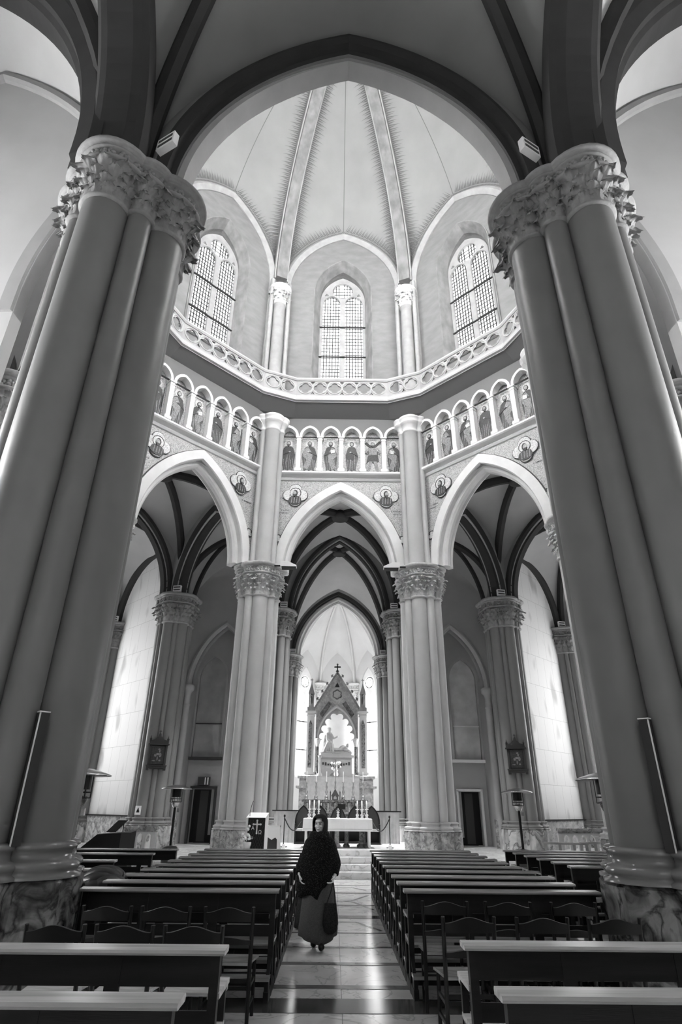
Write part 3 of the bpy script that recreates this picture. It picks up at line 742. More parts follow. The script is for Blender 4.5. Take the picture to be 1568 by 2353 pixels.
        while t < 10.2:
            wl = wlen(t); ln = (.52, .34, .44, .3)[kk % 4]; q0 = 1-.16/wl; q1 = q0-ln/wl; dt = .05
            if q1 > .1: spk.add([inw(P(t-dt, q0)), inw(P(t+dt, q0)), inw(P(min(t+.3, 12), q1))], [(0, 1, 2)])
            spk.add([inw(P(t-.05, 1-.05/wl)), inw(P(t+.05, 1-.05/wl)), inw(P(t+.05, 1-.11/wl)), inw(P(t-.05, 1-.11/wl))], [(0, 1, 2, 3)])
            t += .15; kk += 1
        if s == 1:
            for k in range(10, N-1):
                p, q = P(k, 1), P(k+1, 1); e = fr.u*.016; crs.add([inw(p-e, .02), inw(p+e, .02), inw(q+e, .02), inw(q-e, .02)], [(0, 1, 2, 3)])
    web = struct(mb.build('ceiling_dome_'+nm, 'dome_plaster', weld=True))
    spk.build('painted_fringe', 'paint_mid', web); crs.build('painted_seam', 'paint_mid', web)
    # rib + corner shaft at the +1 corner
    Rb = corner_curve(1, 30); b = a+PI/8; mb = MB()
    sweep([p for p in Rb], (-math.sin(b), math.cos(b), 0), [(-.36, .06), (-.36, -.10), (-.28, -.14), (-.26, -.30), (.26, -.30), (.28, -.14), (.36, -.10), (.36, .06)], mb)
    rb = struct(mb.build('trim_dome_rib', 'dome_rib')); q = MB()
    for e in (-.31, .31): sweep(Rb, (-math.sin(b), math.cos(b), 0), [(e-.025, -.10), (e-.025, -.16), (e+.025, -.16), (e+.025, -.10)], q)
    q.build('rib_bead', 'rib_light', rb)
    R0 = RD/math.cos(PI/8)-.42; x, y = OC[0]+R0*math.cos(b), OC[1]+R0*math.sin(b)
    t = thing('wall_shaft', 'tall stone wall shaft with small leaf capital in the dome gallery, %s corner' % {90: 'back left', 135: 'far left', 45: 'back right', 180: 'hidden left', 0: 'far right', 225: 'front left', 315: 'hidden right', 270: 'front right'}[ang], 'column', (x, y, 16.9), 0, 'slender shafts between the dome windows')
    m1 = MB(); m1.lathe((0, 0, 0), [(.34, 0), (.34, .3), (.27, .4), (.27, 5.75), (.31, 5.78), (.27, 5.82)], 20); m1.build('shaft', 'shaft_stone', t)
    m1 = MB(); capital(m1, 0, 0, .27, 5.8, 1.05, 8); m1.build('capital', 'carved_light', t)
    m1 = MB()
    for e in (-1, 1):
        m1.lathe((-.08*math.cos(b)+e*.42*-math.sin(b), -.08*math.sin(b)+e*.42*math.cos(b), 0), [(.10, 0), (.10, 7.3)], 10)
    m1.build('side_shaft', 'shaft_stone', t)

m = MB(); m.grid([[(r*math.cos(2*PI*i/24), 13+r*math.sin(2*PI*i/24), z) for i in range(25)] for r, z in ((1.95, 33.6), (1.75, 32.9), (1.5, 32.8), (1.4, 32.9), (1.4, 38.1))]); lan = struct(m.build('window_70', 'shaft_stone'))  # added light shaft at the dome top, out of view, brightens floor and pews
m = MB(); m.add([(1.4*math.cos(2*PI*i/24), 13+1.4*math.sin(2*PI*i/24), 38.0) for i in range(24)], [tuple(range(24))]); m.build('window_pane', 'added_top_light', lan)  # glowing disc added as a light source
# ---------------------------------------------------------------- choir, apse, ambulatories
fr, L = fr_between((-C2[0], C2[1]), C2)
def arch_wall(A, B, name, ai, rise, zs, top, m='plaster', bm='rib_stone', t=.5, sec=None, leg=0):
    fr, L = fr_between(A, B); hw = L/2
    loop = [(-hw, top), (-hw, zs)]+[(x, zs+z) for x, z in arch_curve(ai+.1, rise+.05, 0, 14)]+[(hw, zs), (hw, top)]
    w = struct(plate([loop], -t, 0, fr, name, m))
    arch_band(fr, ai, rise, zs, sec or [(.30, 0), (.30, .12), (.16, .12), (.10, .02), (.10, -.06), (0, -.10), (0, -t+.1), (.1, -t+.05), (.1, -t-.02), (.3, -t-.1)], 'arch_moulding', bm, w, n=16, leg=leg)
    return w
arch_wall((-C2[0], C2[1]+.25), (C2[0], C2[1]+.25), 'wall_choir_arch', 2.02, 3.62, 9.5, 15.2)
arch_wall((-C3[0], C3[1]+.3), (C3[0], C3[1]+.3), 'wall_apse_arch', 2.20, 3.30, 9.5, 15.2, bm='rib_light')
arch_band(Frame((0, C3[1]+.3, 0), (1, 0)), 2.55, 3.72, 9.5, [(.22, 0), (.22, .2), (.05, .2), (0, .1), (0, 0)], 'trim_apse_arch', 'rib_stone')['kind'] = 'structure'
vault('ceiling_choir', [(-P1[0], P1[1]), P1, C2, (-C2[0], C2[1])], 9.5, [12.9, 12.4, 13.3, 12.4], (0, 22.8, 13.15))
vault('ceiling_choir_back', [(-C2[0], C2[1]), C2, C3, (-C3[0], C3[1])], 9.5, [13.3, 13.4, 13.6, 13.4], (0, 29.5, 14.3))
def boss(label, x, y, z, lit, group, power=0):
    t = thing('ceiling_lamp', label, 'lamp', (x, y, z), 0, group)
    m = MB(); m.lathe((0, 0, 0), [(.20, -.12), (.34, -.12), (.38, -.02), (.34, .10), (.30, .3), (.2, .3)], 24); m.build('boss_ring', 'rib_stone', t)
    m = MB(); m.lathe((0, 0, 0), [(.19, -.115), (.19, -.09)], 20); m.build('lens', 'lamp_glow' if lit else 'lamp_dim', t)
    if power:
        ld = bpy.data.lights.new('bulb', 'AREA'); ld.shape = 'DISK'; ld.size = .34; ld.energy = power; ld.spread = math.radians(75); lo = bpy.data.objects.new('bulb', ld); COL.objects.link(lo); lo.parent = t; lo.location = (0, 0, -.14)
    return t
boss('round ceiling lamp at the vault crown nearest above the altar', 0, 22.8, 12.98, True, 'round lamps in the vault crowns', 120)
b2 = boss('bright round ceiling lamp in the second vault of the choir', 0, 29.5, 14.12, True, 'round lamps in the vault crowns', 100)
# apse: semicircle of flat faces
AB = [(-C3[0]-.15, 34.2), (-3.25, 37.6), (-2.9, 39.3), (-1.2, 41.1), (1.2, 41.1), (2.9, 39.3), (3.25, 37.6), (C3[0]+.15, 34.2)]
ATOP = (0, 37.4, 14.2)
n_ = 0
for i in range(len(AB)-1):
    A, B = AB[i], AB[i+1]; fr, L = fr_between(A, B); hw = L/2
    win = i in (1, 2, 4, 5) or i in (0, 6)
    ap = 11.4
    zs = 9.0
    out = [(-hw, 0), (-hw, zs)]+[(x, zs+z) for x, z in arch_curve(hw, max(ap-zs, hw), 0, 12)]+[(hw, zs), (hw, 0)]
    loops = [out]
    ww = min(hw-.25, .62)
    if i in (2, 4): loops.append(arch_loop(ww*1.18, 1.5, 8.75, 3.4, 0, 10))
    if i in (0, 6): loops.append(arch_loop(.9, 1.5, 8.2, 2.4, 0, 10))
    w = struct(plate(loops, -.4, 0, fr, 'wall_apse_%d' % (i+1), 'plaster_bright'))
    if i in (0, 6):  # unseen side windows added to light the apse
        o = struct(plate([arch_loop(.9, 1.5, 8.2, 2.4, 0, 10), [(x-.42, z) for x, z in arch_loop(.36, .6, 7.8, 2.5, 0, 8)], [(x+.42, z) for x, z in arch_loop(.36, .6, 7.8, 2.5, 0, 8)]], -.24, -.12, fr, 'window_%d' % (24+i), 'white_stone'))  # added unseen window, there only to light the apse
        plate([arch_loop(.9, 1.5, 8.2, 2.4, 0, 10)], -.34, -.32, fr, 'window_pane', 'sky_apse_added', o)
    if i in (2, 4):
        n_ += 1; W_ = ww*1.18
        o = struct(plate([arch_loop(W_, 1.5, 8.75, 3.4, 0, 10), [(x-W_/2, z) for x, z in arch_loop(W_/2-.07, .7, 8.0, 3.5, 0, 8)], [(x+W_/2, z) for x, z in arch_loop(W_/2-.07, .7, 8.0, 3.5, 0, 8)], circle(0, 9.25, .40, 20)], -.24, -.12, fr, 'window_%d' % (20+n_), 'white_stone'))
        plate([arch_loop(W_, 1.5, 8.75, 3.4, 0, 10)], -.34, -.32, fr, 'window_pane', 'sky_apse_in_view', o)  # panes in view kept dim so the lattice shows
        mb = MB()
        for zz in (5.0, 6.7): mb.bar(fr(-W_, -.1, zz), fr(W_, -.1, zz), .06)
        for zz in range(12): mb.bar(fr(-W_, -.2, 3.7+zz*.4), fr(W_, -.2, 3.7+zz*.4), .012)
        for uu in (-.55, -.38, -.2, .2, .38, .55): mb.bar(fr(uu, -.2, 3.4), fr(uu, -.2, 8.6), .012)
        rr = [[fr((.34+dr)*math.cos(2*PI*j/16), -.16, 9.25+(.34+dr)*math.sin(2*PI*j/16)) for dr in (-.02, .04)] for j in range(17)]; mb.grid(rr)
        mb.grid([[fr((.18+dr)*math.cos(2*PI*j/16), -.16, 9.25+(.18+dr)*math.sin(2*PI*j/16)) for dr in (-.015, .015)] for j in range(17)])
        for j in range(6):
            t = PI*j/3; mb.bar(fr(.18*math.cos(t), -.16, 9.25+.18*math.sin(t)), fr(.38*math.cos(t), -.16, 9.25+.38*math.sin(t)), .03)
        mb.build('lead_lattice', 'lead', o)
    # web
    mb = MB()
    for P_ in (A, B):
        R_ = half_curve(P_, ATOP, zs, 12); T_ = ((A[0]+B[0])/2, (A[1]+B[1])/2, zs+max(ap-zs, hw)); A_ = half_curve(P_, T_, zs, 12)
        mb.grid([[A_[k].lerp(R_[k], q/4) for q in range(5)] for k in range(13)])
    o = struct(mb.build('ceiling_apse_%d' % (i+1), 'plaster_bright', weld=True))
    if 0 < i:
        q = MB(); R_ = half_curve(A, ATOP, zs, 14); d = Vector((ATOP[0]-A[0], ATOP[1]-A[1], 0)).normalized(); sweep(R_, (d.y, -d.x, 0), rib_prof(.2, .2), q); q.build('vault_rib', 'plaster_bright', o)
        if i in (3, 4):
            t = thing('wall_shaft', 'white wall shaft with leaf capital behind the altar canopy, %s one' % ('left' if i == 3 else 'right'), 'column', (A[0]*.96, A[1]-.15, Z1), 0, 'white shafts of the apse')
            m = MB(); m.cyl((0, 0, 0), .15, 7.4, 14); m.build('shaft', 'white_stone', t); m = MB(); capital(m, 0, 0, .15, 7.4-.6+.6, 1.3, 6); m.build('capital', 'carved_light', t)
# low bright wall covering behind the altar sides
# side walls of the choir
for s, nm in ((-1, 'left'), (1, 'right')):
    A, B = ((s*(C2[0]+.25), C2[1]), (s*(C3[0]+.25), C3[1]));
    if s > 0: A, B = A, B
    else: A, B = B, A
    fr, L = fr_between(A, B)
    struct(plate([[(-L/2, 0), (-L/2, 13), (L/2, 13), (L/2, 0)]], -.3, 0, fr, 'wall_choir_'+nm, 'plaster'))
# diagonal arms
for s, nm in ((-1, 'left'), (1, 'right')):
    m = lambda p: (s*p[0], p[1])
    vault('ceiling_arm_'+nm, [m(P1), m(P2), m(PN), m(PM)], 9.5, [12.9, 12.9, 12.9, 12.9], (s*6.9, 19.75, 13.35))
    boss('unlit round ceiling lamp in the crown of the %s side vault' % nm, s*6.9, 19.75, 13.18, False, 'round lamps in the vault crowns')
    vault('ceiling_arm_end_'+nm, [m(PM), m(PN), m(OUTN), m(OUT)], 9.5, [12.9, 12.9, 12.9, 12.3], (s*10.8, 23.8, 13.5))
    vault('ceiling_wedge_'+nm, [m(P1), m(PM), m((6.9, 26.3)), m(C2)], 9.5, [12.7, 11.2, 12.0, 12.2], (s*4.8, 24.2, 12.6), rw=.2, rh=.2)
    A, B = (m(PM), m(PN)) if s > 0 else (m(PN), m(PM))
    arch_wall(A, B, 'wall_arm_arch_'+nm, 2.15, 3.25, 9.5, 14.5)
    A, B = (m(P1), m(PM)) if s < 0 else (m(PM), m(P1))
    fr, L = fr_between(A, B); o = arch_wall(A, B, 'wall_arm_side_'+nm, L/2-.62, 3.0, 9.5, 13.2)
    # slab wall
    A, B = (m(OUT), m(PM)) if s < 0 else (m(PM), m(OUT))
    fr, L = fr_between(A, B); a_ = L/2-.45
    o = struct(plate([[(-L/2, 1.38), (-L/2, 14), (L/2, 14), (L/2, 1.38)]], -.4, -.15, fr, 'wall_slab_'+nm, 'wall_slabs', uv=True))
    plate([[(-L/2, .3), (-L/2, 1.34), (L/2, 1.34), (L/2, .3)]], -.4, -.08, fr, 'dado', 'plinth_pale', o)
    q = MB(); vs = [fr(x, d, z) for z in (1.33, 1.38) for x, d in ((-L/2, -.2), (L/2, -.2), (L/2, -.02), (-L/2, -.02))]; q.add(vs, [(3, 2, 1, 0), (4, 5, 6, 7), (0, 1, 5, 4), (1, 2, 6, 5), (2, 3, 7, 6), (3, 0, 4, 7)]); q.build('dado_rail', 'iron', o)
    arch_band(fr, a_, 2.75, 9.5, [(.30, -.15), (.30, .05), (.12, .05), (0, -.02), (-.04, -.15)], 'wall_arch', 'rib_stone', o, n=16)
    # end wall of the arm with a tall window
    A, B = (m(OUTN), m(OUT)) if s < 0 else (m(OUT), m(OUTN))
    A = (A[0]+s*.3, A[1]+.3); B = (B[0]+s*.3, B[1]+.3); fr, L = fr_between(A, B)
    struct(plate([[(-L/2, 0), (-L/2, 14), (L/2, 14), (L/2, 0)], arch_loop(1.6, 2.2, 8.6, 2.6)], -.4, 0, fr, 'wall_arm_end_'+nm, 'plaster'))
    o = struct(plate([arch_loop(1.6, 2.2, 8.6, 2.6), [(x-.8, z) for x, z in arch_loop(.68, .8, 8.0, 2.75)], [(x+.8, z) for x, z in arch_loop(.68, .8, 8.0, 2.75)], circle(0, 9.5, .6)], -.3, -.15, fr, 'window_%d' % (30 if s < 0 else 31), 'white_stone'))
    plate([arch_loop(1.6, 2.2, 8.6, 2.6)], -.36, -.34, fr, 'window_pane', 'sky_arm', o)
    # far side wall of the arm (behind the huge piers)
    for (A0, B0) in ((PN, OUTN), (P2, PN)):
        A, B = (m(A0), m(B0)) if s < 0 else (m(B0), m(A0))
        fr, L = fr_between(A, B)
        if A0 == PN: struct(plate([[(-L/2, 0), (-L/2, 14), (L/2, 14), (L/2, 0)]], -.4, 0, fr, 'wall_arm_outer_'+nm, 'plaster_bright'))
    # niche wall with blind window and doorway, Y about 26.2
    fr = Frame((0, 26.2, 0), (1, 0)); X = lambda a, b: sorted((s*a, s*b))
    x0, x1 = X(2.6, 8.2)
    hole = [(s*5.08+x, z) for x, z in arch_loop(1.30, 2.62, 6.4, .36, 0, 14)]
    w = struct(plate([[(x0, .3), (x0, 13), (x1, 13), (x1, .3)], hole], -.5, 0, fr, 'wall_niche_'+nm, 'plaster'))
    arch_band(fr, 1.30, 2.62, 6.4, [(.22, -.1), (.22, .06), (.14, .09), (.06, .05), (0, -.02), (0, -.2), (.22, -.2)], 'arch_moulding', 'rib_light', w, n=14, u0=s*5.08)
    q = MB()
    for e in (-1, 1): q.lathe((s*5.08+e*1.40, 26.15, 0), [(.14, .35), (.14, 5.55), (.18, 5.58), (.14, 5.62), (.13, 5.95), (.16, 6.1), (.26, 6.2), (.28, 6.35), (.2, 6.42)], 12)
    q.build('respond_shaft', 'rib_light', w)
    x0, x1 = X(3.2, 6.9)
    xw = s*5.72; xd = s*5.62
    lw = arch_loop(.60, .95, 7.0, 3.62, 0, 12)
    win = [(xw+x, z) for x, z in lw]; dr = [(xd-.47, .36), (xd-.47, 2.36), (xd+.47, 2.36), (xd+.47, .36)]
    fb = Frame((0, 27.5, 0), (1, 0))
    w2 = struct(plate([[(x0, .3), (x0, 11), (x1, 11), (x1, .3)], win, dr], -.3, 0, fb, 'wall_recess_'+nm, 'plaster'))
    plate([[(xw+x*1.16, z if z < 5 else z+.1) for x, z in lw], win], -.02, .05, fb, 'window_surround', 'rib_light', w2)
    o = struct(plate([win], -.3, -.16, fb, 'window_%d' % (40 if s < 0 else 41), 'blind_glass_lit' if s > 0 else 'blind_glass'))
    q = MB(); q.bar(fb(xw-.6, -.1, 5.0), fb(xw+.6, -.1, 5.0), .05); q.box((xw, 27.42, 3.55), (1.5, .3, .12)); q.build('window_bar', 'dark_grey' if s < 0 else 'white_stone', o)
    # jambs of the recess
    q = MB()
    for e in (-1, 1): q.box((s*5.08+e*1.52, 27.12, 3.4), (.4, .78, 7)); 
    q.box((s*5.08, 27.12, 9.6), (3.2, .78, .4)); struct(q.build('wall_recess_jamb_'+nm, 'plaster'))
    d = struct(MB().build('door_%d' % (1 if s < 0 else 2), 'black'))
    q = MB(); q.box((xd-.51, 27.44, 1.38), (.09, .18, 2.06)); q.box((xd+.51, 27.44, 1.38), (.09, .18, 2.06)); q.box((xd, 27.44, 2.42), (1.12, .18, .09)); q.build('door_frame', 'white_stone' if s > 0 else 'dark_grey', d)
    q = MB(); q.box((xd-.1*s, 27.85, 1.36), (.8, .05, 2.0)); q.box((xd, 28.4, 1.36), (1.6, .05, 2.4)); q.build('door_leaf', 'black', d)
    q = MB(); q.box((xd+s*.02, 27.80, 1.36), (.34, .03, 1.9)); q.build('door_panel', 'dark_grey', d)
    q = MB(); q.box((xd-s*.36, 27.72, 1.5), (.14, .03, 1.7)); q.build('door_light_strip', 'cloth_grey', d)
    q = MB(); q.box((s*(7.55), 27.0, .85), (1.2, .3, 1.0)); q.box((s*6.62, 26.12, .85), (.7, .12, 1.0)); struct(q.build('baseboard_niche_'+nm, 'plinth_pale'))

# ---------------------------------------------------------------- front arch, nave vault, aisles
ZN = 11.5
NP = (3.82, 6.92); NB = (3.82, -1.6)
fr = Frame((0, 6.98, 0), (1, 0))
ai, rise = 2.98, 4.30
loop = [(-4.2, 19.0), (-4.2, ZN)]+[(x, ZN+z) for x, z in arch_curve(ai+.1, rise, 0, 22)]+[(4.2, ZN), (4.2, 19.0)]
w = struct(plate([loop], -.12, .30, fr, 'wall_front_arch', 'nave_plaster_dimmed'))
arch_band(fr, ai, rise, ZN, [(0, -.14), (0, .24), (.12, .29), (.12, -.14)], 'arch_soffit_lit', 'rib_light', w, n=24, leg=.1)  # paler soffit stone stands in for light from the dome
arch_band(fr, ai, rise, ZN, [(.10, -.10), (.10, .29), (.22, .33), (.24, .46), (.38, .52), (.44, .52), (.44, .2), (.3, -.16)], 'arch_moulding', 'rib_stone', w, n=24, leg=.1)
vault('ceiling_nave', [(-NP[0], NP[1]-.25), (NP[0], NP[1]-.25), NB, (-NB[0], NB[1])], ZN, [16.35, 16.4, 16.3, 16.4], (0, 2.6, 17.2), m='nave_plaster_dimmed', rw=.34, rh=.30, n=20)
for s, nm in ((-1, 'left'), (1, 'right')):
    A, B = ((s*3.95, -1.6), (s*3.95, 6.9)) if s < 0 else ((s*3.95, 6.9), (s*3.95, -1.6))
    frr, L = fr_between(A, B)
    loop = [(-L/2, 19), (-L/2, ZN)]+[(x, ZN+z) for x, z in arch_curve(3.55, 4.6, 0, 16)]+[(L/2, ZN), (L/2, 19)]
    w = struct(plate([loop], -.35, .2, frr, 'wall_nave_arch_'+nm, 'nave_plaster_dimmed'))
    arch_band(frr, 3.35, 4.6, ZN, [(.40, .42), (.05, .42), (0, .30), (-.03, .15), (-.03, -.30), (.0, -.42), (.12, -.52), (.40, -.52)], 'arch_moulding', 'rib_stone', w, n=20, leg=.1)
    # transverse arch of the aisle
    A, B = ((-12.85, 6.35), (-4.35, 6.35)) if s < 0 else ((4.35, 6.35), (12.85, 6.35))
    frr, L = fr_between(A, B)
    arch_w = MB()
    o = arch_band(frr, 3.85, 6.9, ZN, [(0, -.45), (0, .10), (.10, .18), (.12, .34), (.40, .42), (.6, .42), (.6, -.45)], 'trim_aisle_arch_'+nm, 'rib_stone', n=22, leg=.2); struct(o)
    AV = [(s*4.1, 6.35), (s*13.1, 6.35), (s*13.1, -1.6), (s*4.1, -1.6)]
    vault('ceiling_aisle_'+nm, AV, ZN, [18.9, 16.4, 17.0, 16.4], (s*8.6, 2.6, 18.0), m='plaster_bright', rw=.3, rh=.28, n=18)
    # narrow vault strip and end wall beyond the transverse arch
    vb = MB(); cA = arch_curve(3.85+.5, 6.9+.5, 0, 22); cB = arch_curve(4.12, 6.5, 0, 22)
    vb.grid([[Vector((s*8.6+xa, 6.55, ZN+za)).lerp(Vector((s*8.6+xb, 8.45, ZN+zb)), q/4)+Vector((0, 0, .25*math.sin(PI*q/4))) for q in range(5)] for (xa, za), (xb, zb) in zip(cA, cB)])
    struct(vb.build('ceiling_aisle_end_'+nm, 'plaster_bright'))
    A, B = ((-13.1, 8.6), (-4.1, 8.1)) if s < 0 else ((4.1, 8.1), (13.1, 8.6))
    frr, L = fr_between(A, B)
    uu = L/2 if s < 0 else -L/2
    hole = [(uu+s*1.25+x, z) for x, z in arch_loop(.95, 3.4, 10.4, 0.02, 0, 14)]
    w = struct(plate([[(-L/2, 0), (-L/2, 20), (L/2, 20), (L/2, 0)], hole], -.3, 0, frr, 'wall_aisle_end_'+nm, 'plaster_bright'))
    arch_band(frr, .95, 3.4, 10.4, [(.28, -.1), (.28, .06), (.02, .06), (0, -.02), (0, -.3), (.2, -.3)], 'arch_moulding', 'rib_light', w, n=14, u0=uu+s*1.25, leg=.4)
    arch_band(frr, 4.0, 6.4, ZN, [(.22, 0), (.22, .14), (.06, .16), (0, .08), (-.02, 0)], 'wall_arch', 'rib_light', w, n=20, u0=0)
    # outer aisle wall and its window
    A, B = ((s*13.2, -1.8), (s*13.2, 9.2)) if s < 0 else ((s*13.2, 9.2), (s*13.2, -1.8))
    frr, L = fr_between(A, B); uw = (2.9 if s < 0 else -2.9); hole = [(uw+x, z) for x, z in arch_loop(1.35, 2.4, 10.5, 3.4)]
    struct(plate([[(-L/2, 0), (-L/2, 20), (L/2, 20), (L/2, 0)], hole], -.4, 0, frr, 'wall_aisle_'+nm, 'plaster_bright'))
    o = struct(plate([hole, [(uw+x-.66, z) for x, z in arch_loop(.56, .8, 10.2, 3.6)], [(uw+x+.66, z) for x, z in arch_loop(.56, .8, 10.2, 3.6)], circle(uw, 11.6, .45)], -.3, -.15, frr, 'window_%d' % (50 if s < 0 else 51), 'white_stone'))
    plate([hole], -.38, -.36, frr, 'window_pane', 'sky_aisle', o)
    # side walls of the low ambulatory beyond
    struct(plate([[(-7, 0), (-7, 16.6), (7, 16.6), (7, 0)]], -.3, 0, Frame((s*13.2, 14.5, 0), (0, -s)), 'wall_side_'+nm, 'plaster_bright'))
    vault('ceiling_side_'+nm, [(s*P3[0], P3[1]), (s*13.2, P3[1]), (s*13.2, 17.0), (s*P2[0], P2[1])], 9.5, [12.6, 12.9, 12.6, 12.9], (s*9.6, 13, 13.3))
# facade behind the camera with its round and tall windows
frr = Frame((0, -7.5, 0), (-1, 0))
hole = arch_loop(2.0, 2.6, 9, 3.5)
struct(plate([[(-13.5, 0), (-13.5, 20), (13.5, 20), (13.5, 0)], hole], -.4, 0, frr, 'wall_front', 'nave_plaster_dimmed'))
o = struct(plate([hole, [(x-1, z) for x, z in arch_loop(.85, 1.0, 8.6, 3.7)], [(x+1, z) for x, z in arch_loop(.85, 1.0, 8.6, 3.7)], circle(0, 10.2, .7)], -.3, -.15, frr, 'window_60', 'white_stone'))
plate([hole], -.38, -.36, frr, 'window_pane', 'sky_facade', o)
q = MB(); q.box((0, -4.6, 19.5), (27, 6.2, .3)); struct(q.build('ceiling_entrance', 'nave_plaster_dimmed'))
q = MB()
for s in (-1, 1): q.box((s*13.3, -4.7, 10), (.3, 6, 20))
struct(q.build('wall_entrance', 'nave_plaster_dimmed'))
q = MB(); q.box((0, -4.7, -.1), (27, 5.8, .2)); struct(q.build('floor.003', 'floor_marble'))
# ================================================================ FURNITURE
ORD = ['first', 'second', 'third', 'fourth', 'fifth', 'sixth', 'seventh', 'eighth', 'ninth', 'tenth', 'eleventh', 'twelfth']
def make_pew(L, name='church_pew'):
    """back towards the camera (-Y); origin centre of the back line on the floor"""
    t = thing(name, 'x', 'pew'); h = L/2
    m = MB()
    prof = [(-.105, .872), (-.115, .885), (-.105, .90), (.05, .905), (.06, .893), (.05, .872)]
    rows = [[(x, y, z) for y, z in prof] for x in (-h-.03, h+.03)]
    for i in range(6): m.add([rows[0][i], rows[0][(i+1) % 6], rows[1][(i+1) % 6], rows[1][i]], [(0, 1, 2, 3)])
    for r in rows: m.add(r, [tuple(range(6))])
    m.build('bookrest', 'wood_top_gleam', t)
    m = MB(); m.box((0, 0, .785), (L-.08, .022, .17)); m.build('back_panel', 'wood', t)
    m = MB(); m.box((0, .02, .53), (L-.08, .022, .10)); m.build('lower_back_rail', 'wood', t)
    m = MB(); m.box((0, .20, .435), (L-.02, .34, .03)); m.box((0, .36, .40), (L-.06, .025, .06)); m.build('seat', 'wood_top_gleam', t)
    m = MB(); m.box((0, -.245, .185), (L-.02, .17, .03)); m.build('kneeler_board', 'wood_top_gleam', t)
    m = MB(); m.box((0, -.245, .155), (L-.10, .04, .03)); m.box((0, .10, .10), (L-.08, .03, .12)); m.build('stretcher', 'wood', t)
    for s in (-1, 1):
        m = MB(); x = s*(h-.035)
        m.bar((x, -.02, 0), (x, .0, .872), .055, .07)                       # tall rear post
        m.bar((x, .355, 0), (x, .355, .64), .045, .05)                        # front post
        m.box((x, .025, .045), (.05, .70, .09)); m.box((x, -.245, .12), (.04, .14, .10))
        m.box((x, .20, .41), (.045, .34, .05)); m.bar((x, -.30, .1), (x, -.02, .32), .035, .04)
        f = m.build('end_frame', 'wood', t)
        m = MB(); m.box((x, .19, .655), (.075, .40, .03)); m.box((x, .37, .63), (.06, .05, .05)); m.build('armrest', 'wood_top_gleam', f)
    for x in (-h*.36, h*.36):
        m = MB(); m.box((x, .0, .44), (.09, .03, .86)); m.build('centre_post', 'wood', t)
    return t
first = {}
def place_pew(L, x, y, label, group, z=0, rz=0):
    if L not in first: p = make_pew(L); first[L] = p
    else: p = copy_tree(first[L])
    p.location = (x, y, z); p.rotation_euler.z = rz; tag(p, label, 'pew', group); return p
xc = 1.745
for s, side in ((-1, 'left'), (1, 'right')):
    place_pew(2.08, 1.78 if s > 0 else -1.86, 3.62 if s > 0 else 3.46, 'dark wooden pew nearest the camera, %s of the aisle, in front of everything' % side, 'pews of the two main blocks')
    place_pew(2.08, s*1.83, 4.77 if s > 0 else 4.55, 'dark pew %s of the aisle with the church chairs right beyond it' % side, 'pews of the two main blocks')
    for k in range(10):
        y = (7.62 if s > 0 else 7.5)+.755*k
        place_pew(2.08, s*(xc+.0), y, 'wooden pew %s of the aisle, %s row beyond the loose chairs' % (side, ORD[k]), 'pews of the two main blocks')
for k in range(6):
    place_pew(2.3, 4.85-.01*k, 10.9+.77*k, 'wooden pew by the right ambulatory, %s row from the huge column' % ORD[k], 'pews of the outer right block')
for k, (xr, y) in enumerate(((-3.0, 8.2), (-3.35, 9.6), (-3.62, 11.1), (-3.45, 12.75), (-3.3, 14.0))):
    place_pew(2.3, xr-1.2, y, 'wooden pew by the left ambulatory, %s row from the huge column' % ORD[k], 'pews of the outer left block', rz=math.radians(2))

def make_chair():
    """back to the camera (-Y)"""
    t = thing('church_chair', 'x', 'chair'); w = .205
    for s in (-1, 1):
        m = MB(); m.tube([(s*(w+.0), .03, 0), (s*w, .0, .45), (s*(w+.012), -.075, .885)], [.017, .019, .017], 6); m.build('back_post', 'chair_wood', t)
        m = MB(); m.tube([(s*(w-.01), .40, 0), (s*(w-.01), .38, .44)], .017, 6); m.build('leg', 'chair_wood', t)
    def slat(z0, z1, bow, nm, crown):
        m = MB(); rows = []; n = 16
        for i in range(n+1):
            u = -1+2*i/n; x = u*w; y = -.02-.085*((z0-.45)/.43)-bow*(1-u*u)
            zt = z1+crown*(math.cos(u*PI)*.5+.5); rows.append([(x, y-.008, z0), (x, y-.012, zt), (x, y+.008, zt+.003), (x, y+.010, z0)])
        m.grid(rows, closed=True, smooth=False); m.build(nm, 'chair_wood', t)
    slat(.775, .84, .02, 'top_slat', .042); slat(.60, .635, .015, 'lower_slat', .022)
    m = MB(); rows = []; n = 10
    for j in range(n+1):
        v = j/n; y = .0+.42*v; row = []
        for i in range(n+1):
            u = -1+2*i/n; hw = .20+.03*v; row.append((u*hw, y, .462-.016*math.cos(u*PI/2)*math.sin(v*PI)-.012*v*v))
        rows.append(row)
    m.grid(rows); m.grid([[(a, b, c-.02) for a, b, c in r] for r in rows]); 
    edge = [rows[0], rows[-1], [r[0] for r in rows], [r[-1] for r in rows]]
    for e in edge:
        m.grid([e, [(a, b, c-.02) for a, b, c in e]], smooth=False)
    m.build('seat', 'chair_seat_gleam', t)
    m = MB()
    for s in (-1, 1):
        for z in (.14, .28): m.bar((s*(w-.003), .02, z), (s*(w-.01), .39, z), .018, .028)
    m.bar((-w, .39, .2), (w, .39, .2), .018, .03); m.bar((-w, .02, .33), (w, .02, .33), .018, .03); m.build('stretcher', 'chair_wood', t)
    return t
c0 = make_chair(); used = [0]
def place_chair(x, y, label, rz=0):
    c = c0 if not used[0] else copy_tree(c0); used[0] = 1
    c.location = (x, y, 0); c.rotation_euler.z = rz; tag(c, label, 'chair', 'loose chairs set out between the pews')
NM = ['nearest the aisle', 'in the middle of its row', 'farthest from the aisle']
